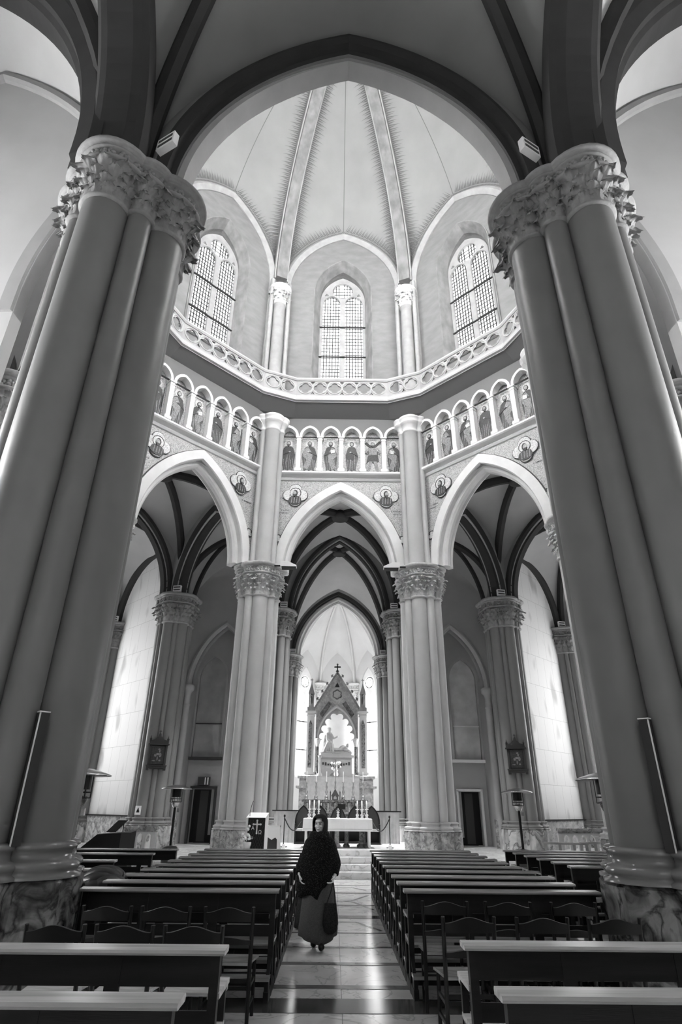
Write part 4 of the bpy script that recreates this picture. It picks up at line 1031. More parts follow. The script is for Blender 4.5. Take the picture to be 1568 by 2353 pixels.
for s, side, y1, y2, xs1, xs2 in ((-1, 'left', 5.47, 6.42, (-1.15, -1.67, -2.2), (-1.03, -1.60, -2.13)), (1, 'right', 6.0, 6.92, (1.04, 1.66, 2.27), (1.0, 1.62, 2.26))):
    for k in range(3):
        place_chair(xs1[k], y1, 'dark curved-back chair, nearer %s row of loose chairs, %s' % (side, NM[k]), random.uniform(-.05, .05))
        place_chair(xs2[k], y2, 'dark curved-back chair, farther %s row of loose chairs, %s' % (side, NM[k]), random.uniform(-.05, .05))

# ---------------------------------------------------------------- patio heaters
def heater(x, y, label, z=0):
    t = thing('patio_heater', label, 'patio heater', (x, y, z), 0, 'gas patio heaters standing by the columns')
    m = MB(); m.lathe((0, 0, 2.12), [(.42, 0), (.425, .01), (.36, .035), (.2, .085), (.10, .105), (.02, .11)], 32); m.lathe((0, 0, 2.115), [(.415, 0), (.3, .012), (.02, .03)], 32); m.build('hood', 'steel', t)
    m = MB()
    for k in range(8):
        a = 2*PI*k/8; m.tube([(.16*math.cos(a), .16*math.sin(a), 1.80), (.16*math.cos(a), .16*math.sin(a), 2.12)], .006, 5)
    for z_ in (1.80, 1.88): m.tube([(.15*math.cos(2*PI*k/16), .15*math.sin(2*PI*k/16), z_) for k in range(17)], .009, 5)
    m.cyl((0, 0, 1.92), .125, .2, 16); m.build('burner_cage', 'iron', t)
    m = MB(); m.lathe((0, 0, 1.66), [(.03, 0), (.07, .02), (.12, .12), (.13, .16), (.03, .17)], 16); m.box((.09, 0, 1.6), (.05, .06, .10)); m.build('burner', 'steel', t)
    m = MB(); m.cyl((0, 0, .7), .034, 1.0, 12); m.build('pole', 'black', t)
    m = MB(); m.lathe((0, 0, 0), [(.25, 0), (.25, .04), (.20, .06), (.20, .70), (.16, .74), (.03, .76)], 20); m.build('gas_housing', 'dark_grey', t)
heater(-4.47, 18.05, 'patio heater with wide flat hood before the left ambulatory doorway')
heater(4.98, 18.0, 'patio heater with wide flat hood before the right picture shrine')
heater(-4.15, 10.42, 'patio heater half hidden behind the huge left column, its hood poking out')
heater(4.12, 10.05, 'patio heater half hidden behind the huge right column, its hood poking out')

# ---------------------------------------------------------------- picture shrines on the ambulatory piers
for s, side in ((-1, 'left'), (1, 'right')):
    a = face_to(s*PM[0], PM[1], 0, 2); x, y = s*PM[0]+.74*math.cos(a), PM[1]+.74*math.sin(a)
    t = thing('picture_shrine', 'dark carved gothic frame with a small painting hung on the %s ambulatory column' % side, 'picture frame', (x, y, 2.84), a+PI/2, 'station pictures hung on the ambulatory columns')
    t.scale = (.74, .9, .64)
    f = Frame((0, 0, 0), (1, 0))
    m = MB(); m.box((0, .02, .16), (.92, .24, .10)); m.box((0, .0, .24), (.98, .28, .05)); m.box((-.40, .02, .06), (.12, .2, .12)); m.box((.40, .02, .06), (.12, .2, .12)); m.box((0, .05, .10), (.6, .14, .05)); m.build('bracket_shelf', 'dark_grey', t)
    m = MB(); m.box((-.38, .03, .80), (.10, .14, 1.08)); m.box((.38, .03, .80), (.10, .14, 1.08)); m.box((0, .06, .80), (.7, .06, 1.08)); m.box((0, .0, 1.36), (1.0, .26, .06)); m.box((0, .02, 1.43), (.9, .2, .10)); m.build('frame', 'dark_grey', t)
    plate([[(-.45, 0), (-.36, .10), (-.22, .14), (-.14, .24), (-.07, .30), (-.05, .42), (0, .52), (.05, .42), (.07, .30), (.14, .24), (.22, .14), (.36, .10), (.45, 0)]], -.03, .04, f, 'crest', 'dark_grey', t, z0=1.48)
    m = MB(); m.box((0, .0, 2.02), (.035, .03, .22)); m.box((0, .0, 2.06), (.12, .03, .035)); m.build('cross_finial', 'dark_grey', t)
    for e in (-1, 1): m = MB(); m.lathe((e*.42, .02, 1.46), [(.05, 0), (.05, .16), (.065, .18), (.03, .24), (.0, .40)], 8); m.build('finial', 'dark_grey', t)
    m = MB(); m.box((0, .015, .80), (.60, .03, .96)); cv = m.build('painting', 'picture', t)
    m = MB()   # pale figures painted in the picture
    for (u, z_, ru, rz_) in ((.05, 1.10, .05, .05), (.02, .85, .10, .06), (.12, .80, .06, .12), (-.1, .78, .06, .08), (.0, .62, .03, .12), (-.16, .5, .08, .03), (.12, .52, .05, .05), (.08, 1.0, .04, .08)):
        m.add([(u+ru*math.cos(2*PI*i/10), -.004, z_+rz_*math.sin(2*PI*i/10)) for i in range(10)], [tuple(range(10))])
    m.build('painted_figures', 'mosaic_fold', cv)
# small fixtures on capitals
def fixture(x, y, z, rz, label, sc=1.0, tilt=0):
    t = thing('wall_speaker', label, 'loudspeaker', (x, y, z), rz, 'small slatted boxes above the capitals')
    m = MB(); m.box((0, 0, .11*sc), (.34*sc, .10*sc, .26*sc)); m.build('case', 'white_stone', t)
    m = MB()
    for k in (-1, 1): m.box((0, -.052*sc, (.11+.055*k)*sc), (.28*sc, .01, .05*sc))
    m.build('slot', 'dark_grey', t)
for s, side in ((-1, 'left'), (1, 'right')):
    fixture(s*3.05, 6.02, 11.52, s*.5, 'slatted white box on top of the huge %s column capital' % side, 1.1)
    fixture(s*(PM[0]-.1), PM[1]-.78, 9.55, s*.2, 'slatted white box above the capital of the %s ambulatory column' % side)
    fixture(s*(OUT[0]-.25), OUT[1]-.62, 9.55, s*.2, 'slatted white box above the capital beside the %s slab wall' % side)
    fixture(s*(C2[0]-.3), C2[1]-.6, 9.55, 0, 'slatted white box above the dark %s column behind the altar arch' % side, .9)
    fixture(s*(C3[0]-.3), C3[1]-.55, 9.55, 0, 'slatted white box above the %s column at the apse mouth' % side, .9)
    t = thing('floodlight', 'wedge-shaped floodlight projecting from the %s altar arch capital towards the arch' % side, 'floodlight', (s*1.96, 19.40, 9.28), 0, 'floodlights on the altar arch capitals')
    m = MB(); m.add([(s*.15, -.12, 0), (s*-.42, -.12, .0), (s*-.42, -.12, .05), (s*-.1, -.12, .20), (s*.15, -.12, .20), (s*.15, .12, 0), (s*-.42, .12, .0), (s*-.42, .12, .05), (s*-.1, .12, .20), (s*.15, .12, .20)], [(0, 1, 2, 3, 4), (9, 8, 7, 6, 5), (1, 2, 7, 6), (2, 3, 8, 7), (3, 4, 9, 8), (4, 0, 5, 9), (0, 5, 6, 1)]); m.build('housing', 'cloth_white', t)
    m = MB(); m.box((s*-.15, 0, -.03), (.5, .22, .05)); m.build('lens', 'black', t)
    m = MB(); m.box((s*.22, 0, .06), (.3, .05, .05)); m.build('bracket', 'iron', t)

# conduit strips on the near piers
for s, side in ((-1, 'left'), (1, 'right')):
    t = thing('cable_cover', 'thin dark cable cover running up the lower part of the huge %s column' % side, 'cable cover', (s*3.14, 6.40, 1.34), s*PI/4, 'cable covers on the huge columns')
    m = MB(); m.box((0, 0, .60), (.13, .10, 1.20)); m.build('strip', 'dark_grey', t); m = MB(); m.box((-s*.066, -.045, .60), (.008, .014, 1.20)); m.build('painted_lit_edge', 'white_stone', t); m = MB(); m.box((0, 0, 1.21), (.14, .11, .012)); m.build('strip_cap', 'white_stone', t)  # white edge strip paints the lit edge of the dark cover

# ---------------------------------------------------------------- altar table and what stands on it
AY = 20.75; AZ = 1.40
t = thing('altar_table', 'white altar table with slim legs at the top of the steps', 'altar table', (.02, AY, Z1), 0)
m = MB(); m.box((0, .25, AZ-Z1-.03), (2.02, .8, .04)); m.build('table_top', 'white_stone', t)
for sx in (-1, 1):
    for dy in (-.12, .62):
        m = MB(); m.box((sx*.99, dy, (AZ-Z1)/2-.02), (.055, .055, AZ-Z1-.04)); m.build('leg', 'cloth_white', t)
for sx, w_ in ((-.02, .13), (.28, .11), (.78, .18)):
    m = MB(); m.lathe((sx, .35, 0), [(w_*1.3, 0), (w_*1.3, .06), (w_*.8, .1), (w_*.7, .55), (w_, .72)], 4, smooth=False, a0=PI/4); m.build('inner_support', 'altar_marble' if sx < 0 else 'altar_dark_marble', t)
m = MB(); rows = []
for j, (z_, g) in enumerate(((AZ, 0), (AZ+.003, .0), (AZ-.01, .012), (AZ-.12, .018), (AZ-.24, .022), (AZ-.345, .026))):
    row = []
    for i in range(60):
        p = i/60*4; k = int(p); f = p-k; hx, hy = 1.06+g, .42+g
        cx_, cy_ = [(-hx+2*hx*f, -hy), (hx, -hy+2*hy*f), (hx-2*hx*f, hy), (-hx, hy-2*hy*f)][k]
        wv = .006*math.sin(i*1.9)*(j > 2)*j/5; row.append((.02+cx_+wv, AY+.25+cy_+wv, z_-(.0 if j < 3 else 0)))
    rows.append(row)
m.grid(rows, closed=True, smooth=False); m.add(rows[0], [tuple(range(60))])
cl = m.build('altar_cloth', 'cloth_white'); tag(cl, 'plain white cloth with a hemmed edge draped over the altar table', 'tablecloth')
m = MB(); m.box((.02, AY-.205, AZ-.29), (2.12, .006, .012)); m.build('hem', 'cloth_grey', cl)
def lathe_thing(name, label, cat, loc, parts, group=None):
    t = thing(name, label, cat, loc, 0, group)
    for pn, mt, prof, n in parts: m = MB(); m.lathe((0, 0, 0), prof, n); m.build(pn, mt, t)
    return t
SHORT = [(.06, 0), (.065, .015), (.03, .04), (.045, .07), (.055, .10), (.03, .13), (.018, .16), (.035, .19), (.018, .21), (.02, .235), (.06, .25), (.06, .26), (.012, .265)]
for s, side in ((-1, 'left'), (1, 'right')):
    base = -.90 if s < 0 else .62
    for k in range(3):
        x = base+.02+.148*k
        lathe_thing('candlestick', 'short white candlestick with thick candle, %s of three at the %s altar end' % (['left', 'middle', 'right'][k], side), 'candlestick', (x, AY+.25-.18+.05*(k % 2), AZ+.004),
                    [('holder', 'cloth_white', SHORT, 16), ('candle', 'wax', [(.021, .262), (.021, .50), (.004, .505), (.003, .52)], 10)], 'short candlesticks on the altar table')
lathe_thing('reliquary', 'small white cross-topped ornament in the middle of the altar table', 'ornament', (.03, AY+.1, AZ+.004), [('foot', 'cloth_white', [(.06, 0), (.065, .02), (.03, .05), (.045, .10), (.02, .14), (.05, .16), (.03, .19)], 14)])
o = bpy.data.objects[-1] if False else None
m = MB(); m.box((.03, AY+.1, AZ+.225), (.10, .02, .04)); m.box((.03, AY+.1, AZ+.23), (.035, .02, .12)); tt = m.build('small_cross', 'cloth_white'); tt.parent = [q for q in COL.objects if q.name == 'reliquary'][0]; tt.matrix_parent_inverse = Matrix.Translation((-.03, -AY-.1, -AZ-.004))
t = thing('microphone', 'thin gooseneck microphone standing on the altar table right of the centre', 'microphone', (.36, AY+.1, AZ+.004))
m = MB(); m.tube([(0, 0, 0), (0, 0, .3), (-.02, 0, .42), (-.10, 0, .52), (-.18, 0, .56)], .006, 6); m.cyl((0, 0, 0), .04, .02, 12); m.build('gooseneck', 'black', t)
m = MB(); m.ball((-.20, 0, .565), .018, 8, 6); m.build('capsule', 'black', t)
t = thing('bookstand', 'black open book stand on the altar table behind the small ornament', 'book stand', (.14, AY+.35, AZ+.004))
m = MB(); m.box((0, 0, .33), (.26, .05, .16)); m.cyl((-.04, .02, 0), .045, .25, 12); m.build('stand', 'black', t)

# five pointed choir chairs behind the altar
for k, (x, y) in enumerate(((-1.17, 22.9), (-.59, 23.6), (.05, 23.6), (.66, 23.6), (1.22, 22.9))):
    t = thing('throne_chair', 'tall pointed-back dark priest chair behind the altar, %s from the left' % ORD[k], 'chair', (x, y, Z1), 0, 'pointed-back priest chairs behind the altar')
    f = Frame((0, .25, 0), (1, 0))
    plate([arch_loop(.27, .50, .66, .0, 0, 10)], -.04, .04, f, 'backrest', 'dark_grey', t); arch_band(f, .24, .46, .66, [(.05, -.05), (.05, .06), (0, .06), (0, -.05)], 'back_moulding', 'wood', t, leg=.5, n=8)
    m = MB(); m.box((0, 0, .42), (.48, .42, .07)); m.build('seat', 'cloth_grey', t)
    for s in (-1, 1): m = MB(); m.box((s*.25, -.0, .30), (.04, .46, .60)); m.build('side_panel', 'wood', t)
    m = MB(); m.box((0, -.0, .03), (.54, .56, .06)); m.build('footboard', 'black', t)
# high altar with tall candlesticks
HY = 27.5
t = thing('high_altar', 'dark carved marble high altar with a pointed tabernacle carrying tall candlesticks', 'altar', (-.06, HY, Z1))
m = MB(); m.box((0, 0, 1.36), (2.75, .6, .08)); m.build('mensa', 'altar_dark_marble', t)
m = MB(); m.box((0, .02, 1.12), (2.6, .5, .40)); m.box((0, .05, .45), (2.4, .5, .9)); m.build('body', 'altar_dark_marble', t)
m = MB()
for k in range(9): m.lathe((-1.16+.29*k, -.25, .95), [(.02, 0), (.03, .04), (.02, .06), (.02, .28), (.035, .32)], 8)
m.build('colonnettes', 'altar_marble', t)
f = Frame((0, -.30, 0), (1, 0))
plate([[(-.13, 0), (-.13, .13), (-.17, .14), (0, .42), (.17, .14), (.13, .13), (.13, 0)]], -.25, .05, f, 'tabernacle', 'dark_grey', t, z0=1.40)
plate([[(-.06, .02), (-.06, .1), (0, .16), (.06, .1), (.06, .02)]], .05, .08, f, 'tabernacle_door', 'brass', t, z0=1.40)
m = MB()
for s in (-1, 1): m.lathe((s*.2, -.30, 1.4), [(.02, 0), (.02, .24), (.03, .26), (0, .36)], 8)
m.build('pinnacle', 'dark_grey', t)
m = MB(); m.box((0, .0, 1.0), (2.1, .05, .12)); 
TALL = [(.13, 0), (.14, .03), (.12, .06), (.10, .12), (.12, .18), (.06, .24), (.045, .32), (.07, .40), (.09, .47), (.05, .56), (.035, .62), (.05, .70), (.075, .78), (.04, .86), (.03, .95), (.05, 1.0), (.03, 1.04), (.10, 1.09), (.10, 1.11), (.02, 1.12)]
TALL = [(r*.72, z*.62) for r, z in TALL]
for k, x in enumerate((-1.22, -.81, -.37, .34, .76, 1.18)):
    lathe_thing('altar_candlestick', 'tall turned brass candlestick with slim taper on the high altar, %s from the left' % ORD[k], 'candlestick', (x-.06, HY-.05, Z1+1.405),
                [('stem', 'brass', TALL, 14), ('taper', 'wax', [(.012, .69), (.010, 1.08), (.003, 1.09)], 8)], 'tall candlesticks on the high altar')
t = thing('altar_cross', 'slim processional cross rising above the pointed tabernacle', 'cross', (-.06, HY-.3, Z1+1.80))
m = MB(); m.lathe((0, 0, 0), [(.03, 0), (.05, .06), (.03, .1), (.02, .2), (.045, .26), (.018, .32), (.018, .95)], 10); m.build('stem', 'brass', t)
m = MB(); m.box((0, 0, 1.08), (.04, .02, .30)); m.box((0, 0, 1.12), (.22, .02, .04)); m.lathe((0, 0, .93), [(.12, 0), (.13, .02), (.1, .03)], 8); m.build('cross', 'brass', t)
t = thing('flower_bouquet', 'pale flower bouquet in front of the tomb monument', 'flowers', (-.02, 34.95, 3.245))
m = MB(); m.lathe((0, 0, 0), [(.10, 0), (.13, .1), (.08, .22), (.12, .3)], 12); m.build('vase', 'white_stone', t)
m = MB()
for k in range(26):
    a = random.random()*6.28; r = random.random()*.26; m.ball((r*math.cos(a), r*math.sin(a)*.6, .45+random.uniform(-.16, .24)), random.uniform(.05, .08), 7, 5)
m.build('blossoms', 'cloth_white', t)
m = MB()
for k in range(14):
    a = random.random()*6.28; m.tube([(0, 0, .25), (.15*math.cos(a), .1*math.sin(a), .42), (.3*math.cos(a), .2*math.sin(a), .5+random.uniform(-.1, .1))], .012, 5)
m.build('stems', 'dark_grey', t)

# ---------------------------------------------------------------- altar canopy (ciborium) with tomb and statue
CY = 36.0; CZ = 3.25
t = thing('altar_canopy', 'gothic stone altar canopy with crocketed gable, rose medallion and cusped arch', 'altar canopy', (0, CY, 0))
f = Frame((0, 0, 0), (1, 0))
cusp = []
def cusped(a, rise, zs, lobes=8):
    base = arch_curve(a, rise, 0, 40); out = []; n = len(base)-1; seg = n/lobes
    for l in range(lobes):
        p = base[int(round(l*seg))]; q = base[int(round((l+1)*seg))]
        mx, mz = (p[0]+q[0])/2, (p[1]+q[1])/2; dx, dz = q[0]-p[0], q[1]-p[1]; L = math.hypot(dx, dz); nx, nz = -dz/L, dx/L
        for k in range(8):
            u = PI-(PI*k/7); e = math.cos(u)*L*.46; b = math.sin(u)*L*.50
            out.append((mx+dx/L*e+nx*b, zs+mz+dz/L*e+nz*b))
    return out
cz = 5.2
hole = [(-1.0, CZ+.02)]+cusped(.84, 1.40, cz, 8)+[(1.0, CZ+.02)]
gab = [(-1.22, CZ), (-1.22, 6.75), (-1.42, 6.75), (0, 9.0), (1.42, 6.75), (1.22, 6.75), (1.22, CZ)]
plate([gab, [(-1.06, CZ+.02)]+[(x, z) for x, z in arch_loop(1.06, 1.75, cz, CZ+.02)][1:-1]+[(1.06, CZ+.02)]], -.5, .0, f, 'gable', 'altar_marble', t)
plate([[(-1.06, cz)]+[(x, cz+z) for x, z in arch_curve(1.06, 1.75, 0, 16)]+[(1.06, cz)]+[(x, z) for x, z in reversed(hole[1:-1])]], -.3, -.1, f, 'cusps', 'rib_light', t)
plate([circle(0, 7.72, .40, 24)], .0, .05, f, 'medallion', 'rib_light', t); plate([foil(0, 7.72, .30, 6, 5, .45), foil(0, 7.72, .22, 6, 5, .45)], .05, .08, f, 'rosette', 'altar_dark_marble', t)
plate([[(-.14, 8.16), (0, 8.42), (.14, 8.16)]], .0, .03, f, 'trefoil_panel', 'black', t)
for s in (-1, 1): plate([[(s*.30, 7.20), (s*.50, 7.34), (s*1.02, 6.62), (s*.86, 6.42)], ], .0, .03, f, 'spandrel_panel', 'altar_dark_marble', t)
arch_band(f, 1.06, 1.75, cz, [(.16, 0), (.16, .06), (.08, .10), (0, .05), (0, 0)], 'arch_moulding', 'rib_light', t, n=14)
m = MB()
for s in (-1, 1):
    m.bar((s*1.52, .0, 6.62), (0, .0, 9.02), .16, .10)
m.build('raking_cornice', 'dome_rib', t)
m = MB()
for s in (-1, 1):
    for k in range(5):
        fq = .12+.19*k; x, z_ = s*1.5*(1-fq), 6.66+(9.0-6.66)*fq
        nx, nz = s*.845, .534
        m.tube([(x, 0, z_), (x+nx*.14, 0, z_+nz*.14)], .03, 6); m.ball((x+nx*.18, 0, z_+nz*.18), (.07, .05, .06), 7, 5); m.ball((x+nx*.12+s*.06, 0, z_+nz*.12-.03), .04, 6, 4); m.ball((x+nx*.15-s*.02, 0, z_+nz*.15+.07), .04, 6, 4)
m.build('crockets', 'dome_rib', t)
m = MB(); m.lathe((0, 0, 8.9), [(.10, 0), (.05, .12), (.12, .2), (.04, .26)], 10); m.box((0, 0, 9.30), (.07, .06, .42)); m.box((0, 0, 9.34), (.30, .06, .08))
for a, b in ((-.15, 9.34), (.15, 9.34), (0, 9.5)): m.ball((a, 0, b), .055, 8, 6)
m.build('finial_cross', 'dark_grey', t)
for s in (-1, 1):
    m = MB(); x = s*1.52
    m.box((x, -.1, 4.98), (.42, .42, 3.3)); m.box((x, -.1, 3.42), (.56, .54, .12)); m.box((x, -.1, 6.68), (.62, .58, .12)); m.box((x, -.1, 6.5), (.5, .48, .06)); p = m.build('buttress', 'rib_light', t)
    plate([[(x-.10, 3.7), (x-.10, 6.0), (x, 6.25), (x+.10, 6.0), (x+.10, 3.7)]], .31, .33, f, 'marble_inlay', 'altar_dark_marble', p)
    m = MB(); m.box((x, -.1, 6.85), (.44, .4, .22)); m.box((x, -.1, 7.35), (.30, .28, .8)); m.lathe((x, -.1, 7.72), [(.26, 0), (.05, .55), (.0, .75)], 4, smooth=False, a0=PI/4); m.box((x, -.1, 8.5), (.04, .04, .26)); m.box((x, -.1, 8.54), (.16, .04, .05)); m.build('pinnacle', 'dome_rib', t)
    m = MB(); m.ball((x, -.28, 7.35), (.07, .05, .25), 8, 6); m.ball((x, -.29, 7.66), .055, 8, 6); m.build('niche_figure', 'dark_grey', t)
    m = MB(); m.cyl((s*1.1, -.25, CZ), .09, 1.58, 14); m.build('marble_column', 'altar_dark_marble', t)
    m = MB(); m.lathe((s*1.1, -.25, CZ+1.55), [(.09, 0), (.11, .1), (.17, .32), (.18, .42), (.1, .45)], 12); m.lathe((s*1.1, -.25, CZ-.02), [(.15, 0), (.14, .08), (.1, .12)], 12); m.build('column_capital', 'carved_light', t)
m = MB(); m.box((0, -.25, 1.9), (4.0, 1.9, 2.62)); m.box((0, -.3, 2.70), (4.35, 2.0, .10)); m.box((0, -.28, 3.18), (4.2, 1.95, .12)); 
m.build('pedestal', 'altar_marble', t)
plate([[(-1.55, Z1), (-1.55, 3.2), (1.25, 3.2), (1.25, Z1)]], 1.30, 1.34, f, 'stone_screen', 'cloth_grey', t)
plate([[(-1.0, CZ), (-1.0, 5.9), (-.7, 7.2), (0, 7.8), (.7, 7.2), (1.0, 5.9), (1.0, CZ)]], -.95, -.9, Frame((0, 0, 0), (1, 0)), 'back_screen', 'white_stone', t)
t = thing('tomb_chest', 'pale carved sarcophagus with inscription band inside the altar canopy', 'tomb', (-.02, 35.55, 3.25))
m = MB(); m.box((0, 0, .07), (2.1, .62, .14)); m.box((0, 0, .55), (1.75, .5, .85), 0, 1.0); m.box((0, 0, 1.02), (2.0, .62, .12)); m.box((0, 0, 1.14), (1.7, .52, .12)); m.build('chest', 'rib_light', t)
m = MB()
for k in range(11): m.box((-.72+.144*k, -.26, .62+.03*math.cos(k*1.3)), (.10, .02, .12+.05*math.sin(k*2)))
m.build('inscription_band', 'dark_grey', t)
t = thing('plinth_urn', 'small carved stone pedestal at the left of the sarcophagus', 'pedestal', (-.92, 35.2, 3.25))
m = MB(); m.lathe((0, 0, 0), [(.16, 0), (.14, .1), (.07, .2), (.06, .9), (.12, 1.0), (.14, 1.05)], 10); m.build('post', 'rib_light', t)

def sculpt(name, balls, tubes, m, parent, voxel=.03, smooth=4):
    q = MB()
    for b in balls:
        R_ = Matrix.Rotation(b[2], 3, 'Y') if len(b) > 2 else None; q.ball(b[0], b[1], 14, 10, R_)
    for p, r in tubes: q.tube(p, r, 12); [q.ball(pp, rr, 12, 8) for pp, rr in ((p[0], r[0] if isinstance(r, (list, tuple)) else r), (p[-1], r[-1] if isinstance(r, (list, tuple)) else r))]
    o = q.build(name, m, parent)
    rm = o.modifiers.new('r', 'REMESH'); rm.mode = 'VOXEL'; rm.voxel_size = voxel; rm.use_smooth_shade = True
    if smooth: sm_ = o.modifiers.new('s', 'SMOOTH'); sm_.factor = .5; sm_.iterations = smooth
    return o
t = thing('pieta_statue', 'pale stone statue group, robed figure sitting over a reclining figure on the sarcophagus', 'statue', (-.05, 35.5, 4.45))
sculpt('robed_figure', [((-.45, 0, .35), (.36, .2, .36)), ((-.42, 0, .75), (.22, .17, .30)), ((-.38, -.02, 1.0), (.16, .14, .18)), ((-.34, -.05, 1.20), (.10, .10, .13)), ((-.38, 0, 1.22), (.13, .12, .16)), ((-.65, 0, .12), (.2, .2, .12))],
       [([(-.25, -.1, 1.0), (-.1, -.18, .75), (.08, -.18, .85)], .055), ([(-.5, -.1, 1.0), (-.5, -.2, .7), (-.3, -.22, .55)], .06), ([(-.6, -.1, .9), (-.7, -.05, .4), (-.75, -.05, .1)], .06), ([(-.3, -.1, .6), (-.2, -.15, .2), (-.15, -.15, .0)], .09)]+[([(-.38+.05*k, -.14, .95), (-.48+.07*k, -.21, .5), (-.7+.13*k, -.2, .03)], .028) for k in range(5)], 'statue', t, .025)
sculpt('reclining_figure', [((.10, -.05, .16), (.42, .16, .10)), ((.35, -.05, .28), (.20, .15, .12), -.5), ((.68, -.05, .40), (.10, .10, .12)), ((.62, 0, .14), (.22, .2, .12))],
       [([(-.5, -.1, .10), (-.15, -.1, .2), (.15, -.08, .18)], [.05, .08, .10]), ([(.38, -.15, .33), (.2, -.22, .16), (.02, -.2, .15)], .045), ([(.55, -.1, .3), (.85, -.1, .06)], .06)], 'statue', t, .025)
sculpt('rocky_base', [((0, 0, .03), (.95, .26, .08)), ((-.6, 0, .06), (.3, .2, .10)), ((.75, 0, .06), (.2, .18, .12))], [], 'statue', t, .03)

# curtained screens and ropes either side of the altar
for s, side in ((-1, 'left'), (1, 'right')):
    m = MB(); rows = []
    for j in range(6):
        z_ = Z1+.98-.195*j; rows.append([(s*(1.42+.80*i/30), 23.4+.035*math.sin(i*1.3)*(j/5), z_) for i in range(31)])
    m.grid(rows); m.grid([[(a, b+.02, c) for a, b, c in r] for r in rows])
    o = m.build('hanging_cloth', 'cloth_grey'); tag(o, 'grey cloth hung on a rail beside the priest chairs, %s side' % side, 'cloth', 'grey cloths beside the priest chairs')
    m = MB(); m.box((s*1.82, 23.4, Z1+1.0), (.95, .05, .04)); m.build('rail', 'black', o)
    t = thing('rope_barrier', 'thin stanchion with a dark rope slung towards the altar chairs, %s side' % side, 'rope barrier', (s*1.66, 20.9, Z1), 0, 'rope barriers beside the altar')
    m = MB(); m.lathe((0, 0, 0), [(.12, 0), (.12, .015), (.02, .03), (.014, .05), (.014, .82), (.03, .84), (.03, .88), (0, .90)], 12); m.build('stanchion', 'black', t)
    m = MB(); m.tube([(-s*.48*k/12, .9*k/12, .80-.36*math.sin(PI*min(1, k/12*.9))) for k in range(13)], .016, 6); m.build('rope', 'black', t)
    q = thing('floor_spotlight', 'small white spotlight on the floor at the foot of the %s stanchion' % side, 'spotlight', (s*1.60, 20.2, Z1), 0, 'floor spotlights beside the altar')
    m = MB(); m.lathe((0, 0, 0), [(.06, 0), (.06, .02), (.02, .03), (.02, .05)], 10); m.box((0, 0, .07), (.10, .08, .08)); m.build('head', 'cloth_white', q)

# lectern with embroidered black cloth
t = thing('lectern', 'white lectern hung with a black lattice cloth embroidered with a cross', 'lectern', (-2.22, 17.98, 0), math.radians(-8))
m = MB(); m.add([(-.27, .0, 0), (.27, .0, 0), (.27, .36, 0), (-.27, .36, 0), (-.27, .0, 1.44), (.27, .0, 1.44), (.27, .36, 1.56), (-.27, .36, 1.56)], [(3, 2, 1, 0), (4, 5, 6, 7), (0, 1, 5, 4), (1, 2, 6, 5), (2, 3, 7, 6), (3, 0, 4, 7)]); m.build('body', 'cloth_white', t)
m = MB(); m.box((.03, -.012, .99), (.47, .014, .90)); cb = m.build('antependium', 'cloth_black', t)
f = Frame((.03, -.02, .60), (1, 0))
m = MB()
for k in range(-4, 9):
    for sg in (-1, 1):
        x0 = -.27+.07*k; 
        pts = [(x0, .0), (x0+sg*.40, .78)]
        (a, b), (c, d) = pts
        # clip to cloth width
        tt_ = [0, 1]
        for lim in (-.225, .225):
            u = (lim-a)/(c-a)
            if (c-a) > 0: tt_ = [max(tt_[0], u), tt_[1]] if lim < 0 else [tt_[0], min(tt_[1], u)]
            else: tt_ = [max(tt_[0], u), tt_[1]] if lim > 0 else [tt_[0], min(tt_[1], u)]
        if tt_[1] > tt_[0]:
            P_ = lambda u: f(a+(c-a)*u, -.001, b+(d-b)*u); m.bar(P_(tt_[0]), P_(tt_[1]), .007)
m.build('lattice_pattern', 'dark_grey', cb)
m = MB(); m.box((.05, -.028, 1.22), (.035, .006, .30)); m.box((.05, -.028, 1.28), (.20, .006, .032))
for a, b in ((.05, 1.37), (.05, 1.07), (-.05, 1.28), (.15, 1.28)): m.ball((a, -.028, b), (.025, .004, .025), 8, 6)
m.build('cross_emblem', 'cloth_white', cb)
lettering('A', .13, f, -.09, .012, .55, 'letter', 'cloth_white', cb); lettering('Ω', .13, f, .11, .012, .45, 'letter', 'cloth_white', cb)
m = MB(); m.tube([(-.2, .1, 1.46), (-.2, .1, 1.6), (-.17, .12, 1.75), (-.14, .14, 1.85)], .007, 6); m.build('microphone', 'black', t)
t = thing('potted_flowers', 'small white flower arrangement in a pale pot before the lectern', 'flowers', (-2.38, 17.72, .72))
m = MB(); m.lathe((0, 0, 0), [(.08, 0), (.11, .14), (.1, .15)], 12); m.build('pot', 'cloth_white', t)
m = MB(); m.lathe((0, 0, -.72), [(.14, 0), (.13, .04), (.05, .08), (.05, .64), (.12, .70), (.12, .72)], 14); m.build('plant_stand', 'dark_grey', t)
m = MB()
for k in range(16): a = random.random()*6.28; r = .05+random.random()*.14; m.ball((r*math.cos(a), r*math.sin(a), .22+random.random()*.12), .03, 6, 5)
m.ball((0, 0, .45), .04, 7, 5); m.ball((.03, 0, .52), .035, 7, 5); m.build('blossoms', 'cloth_white', t)
m = MB()
for k in range(8): a = k*.8; m.tube([(0, 0, .12), (.12*math.cos(a), .12*math.sin(a), .26), (.22*math.cos(a), .2*math.sin(a), .24)], .006, 5)
m.tube([(0, 0, .12), (.02, 0, .5)], .006, 5); m.build('stems', 'dark_grey', t)
t = thing('side_table', 'small table under a white cloth with a scalloped drop beside the lectern', 'side table', (-1.82, 18.78, .30))
m = MB(); m.box((0, 0, .92), (.42, .34, .03)); m.build('table_top', 'dark_grey', t); m = MB(); m.box((-.02, 0, .45), (.32, .3, .9)); m.build('cabinet', 'dark_grey', t)
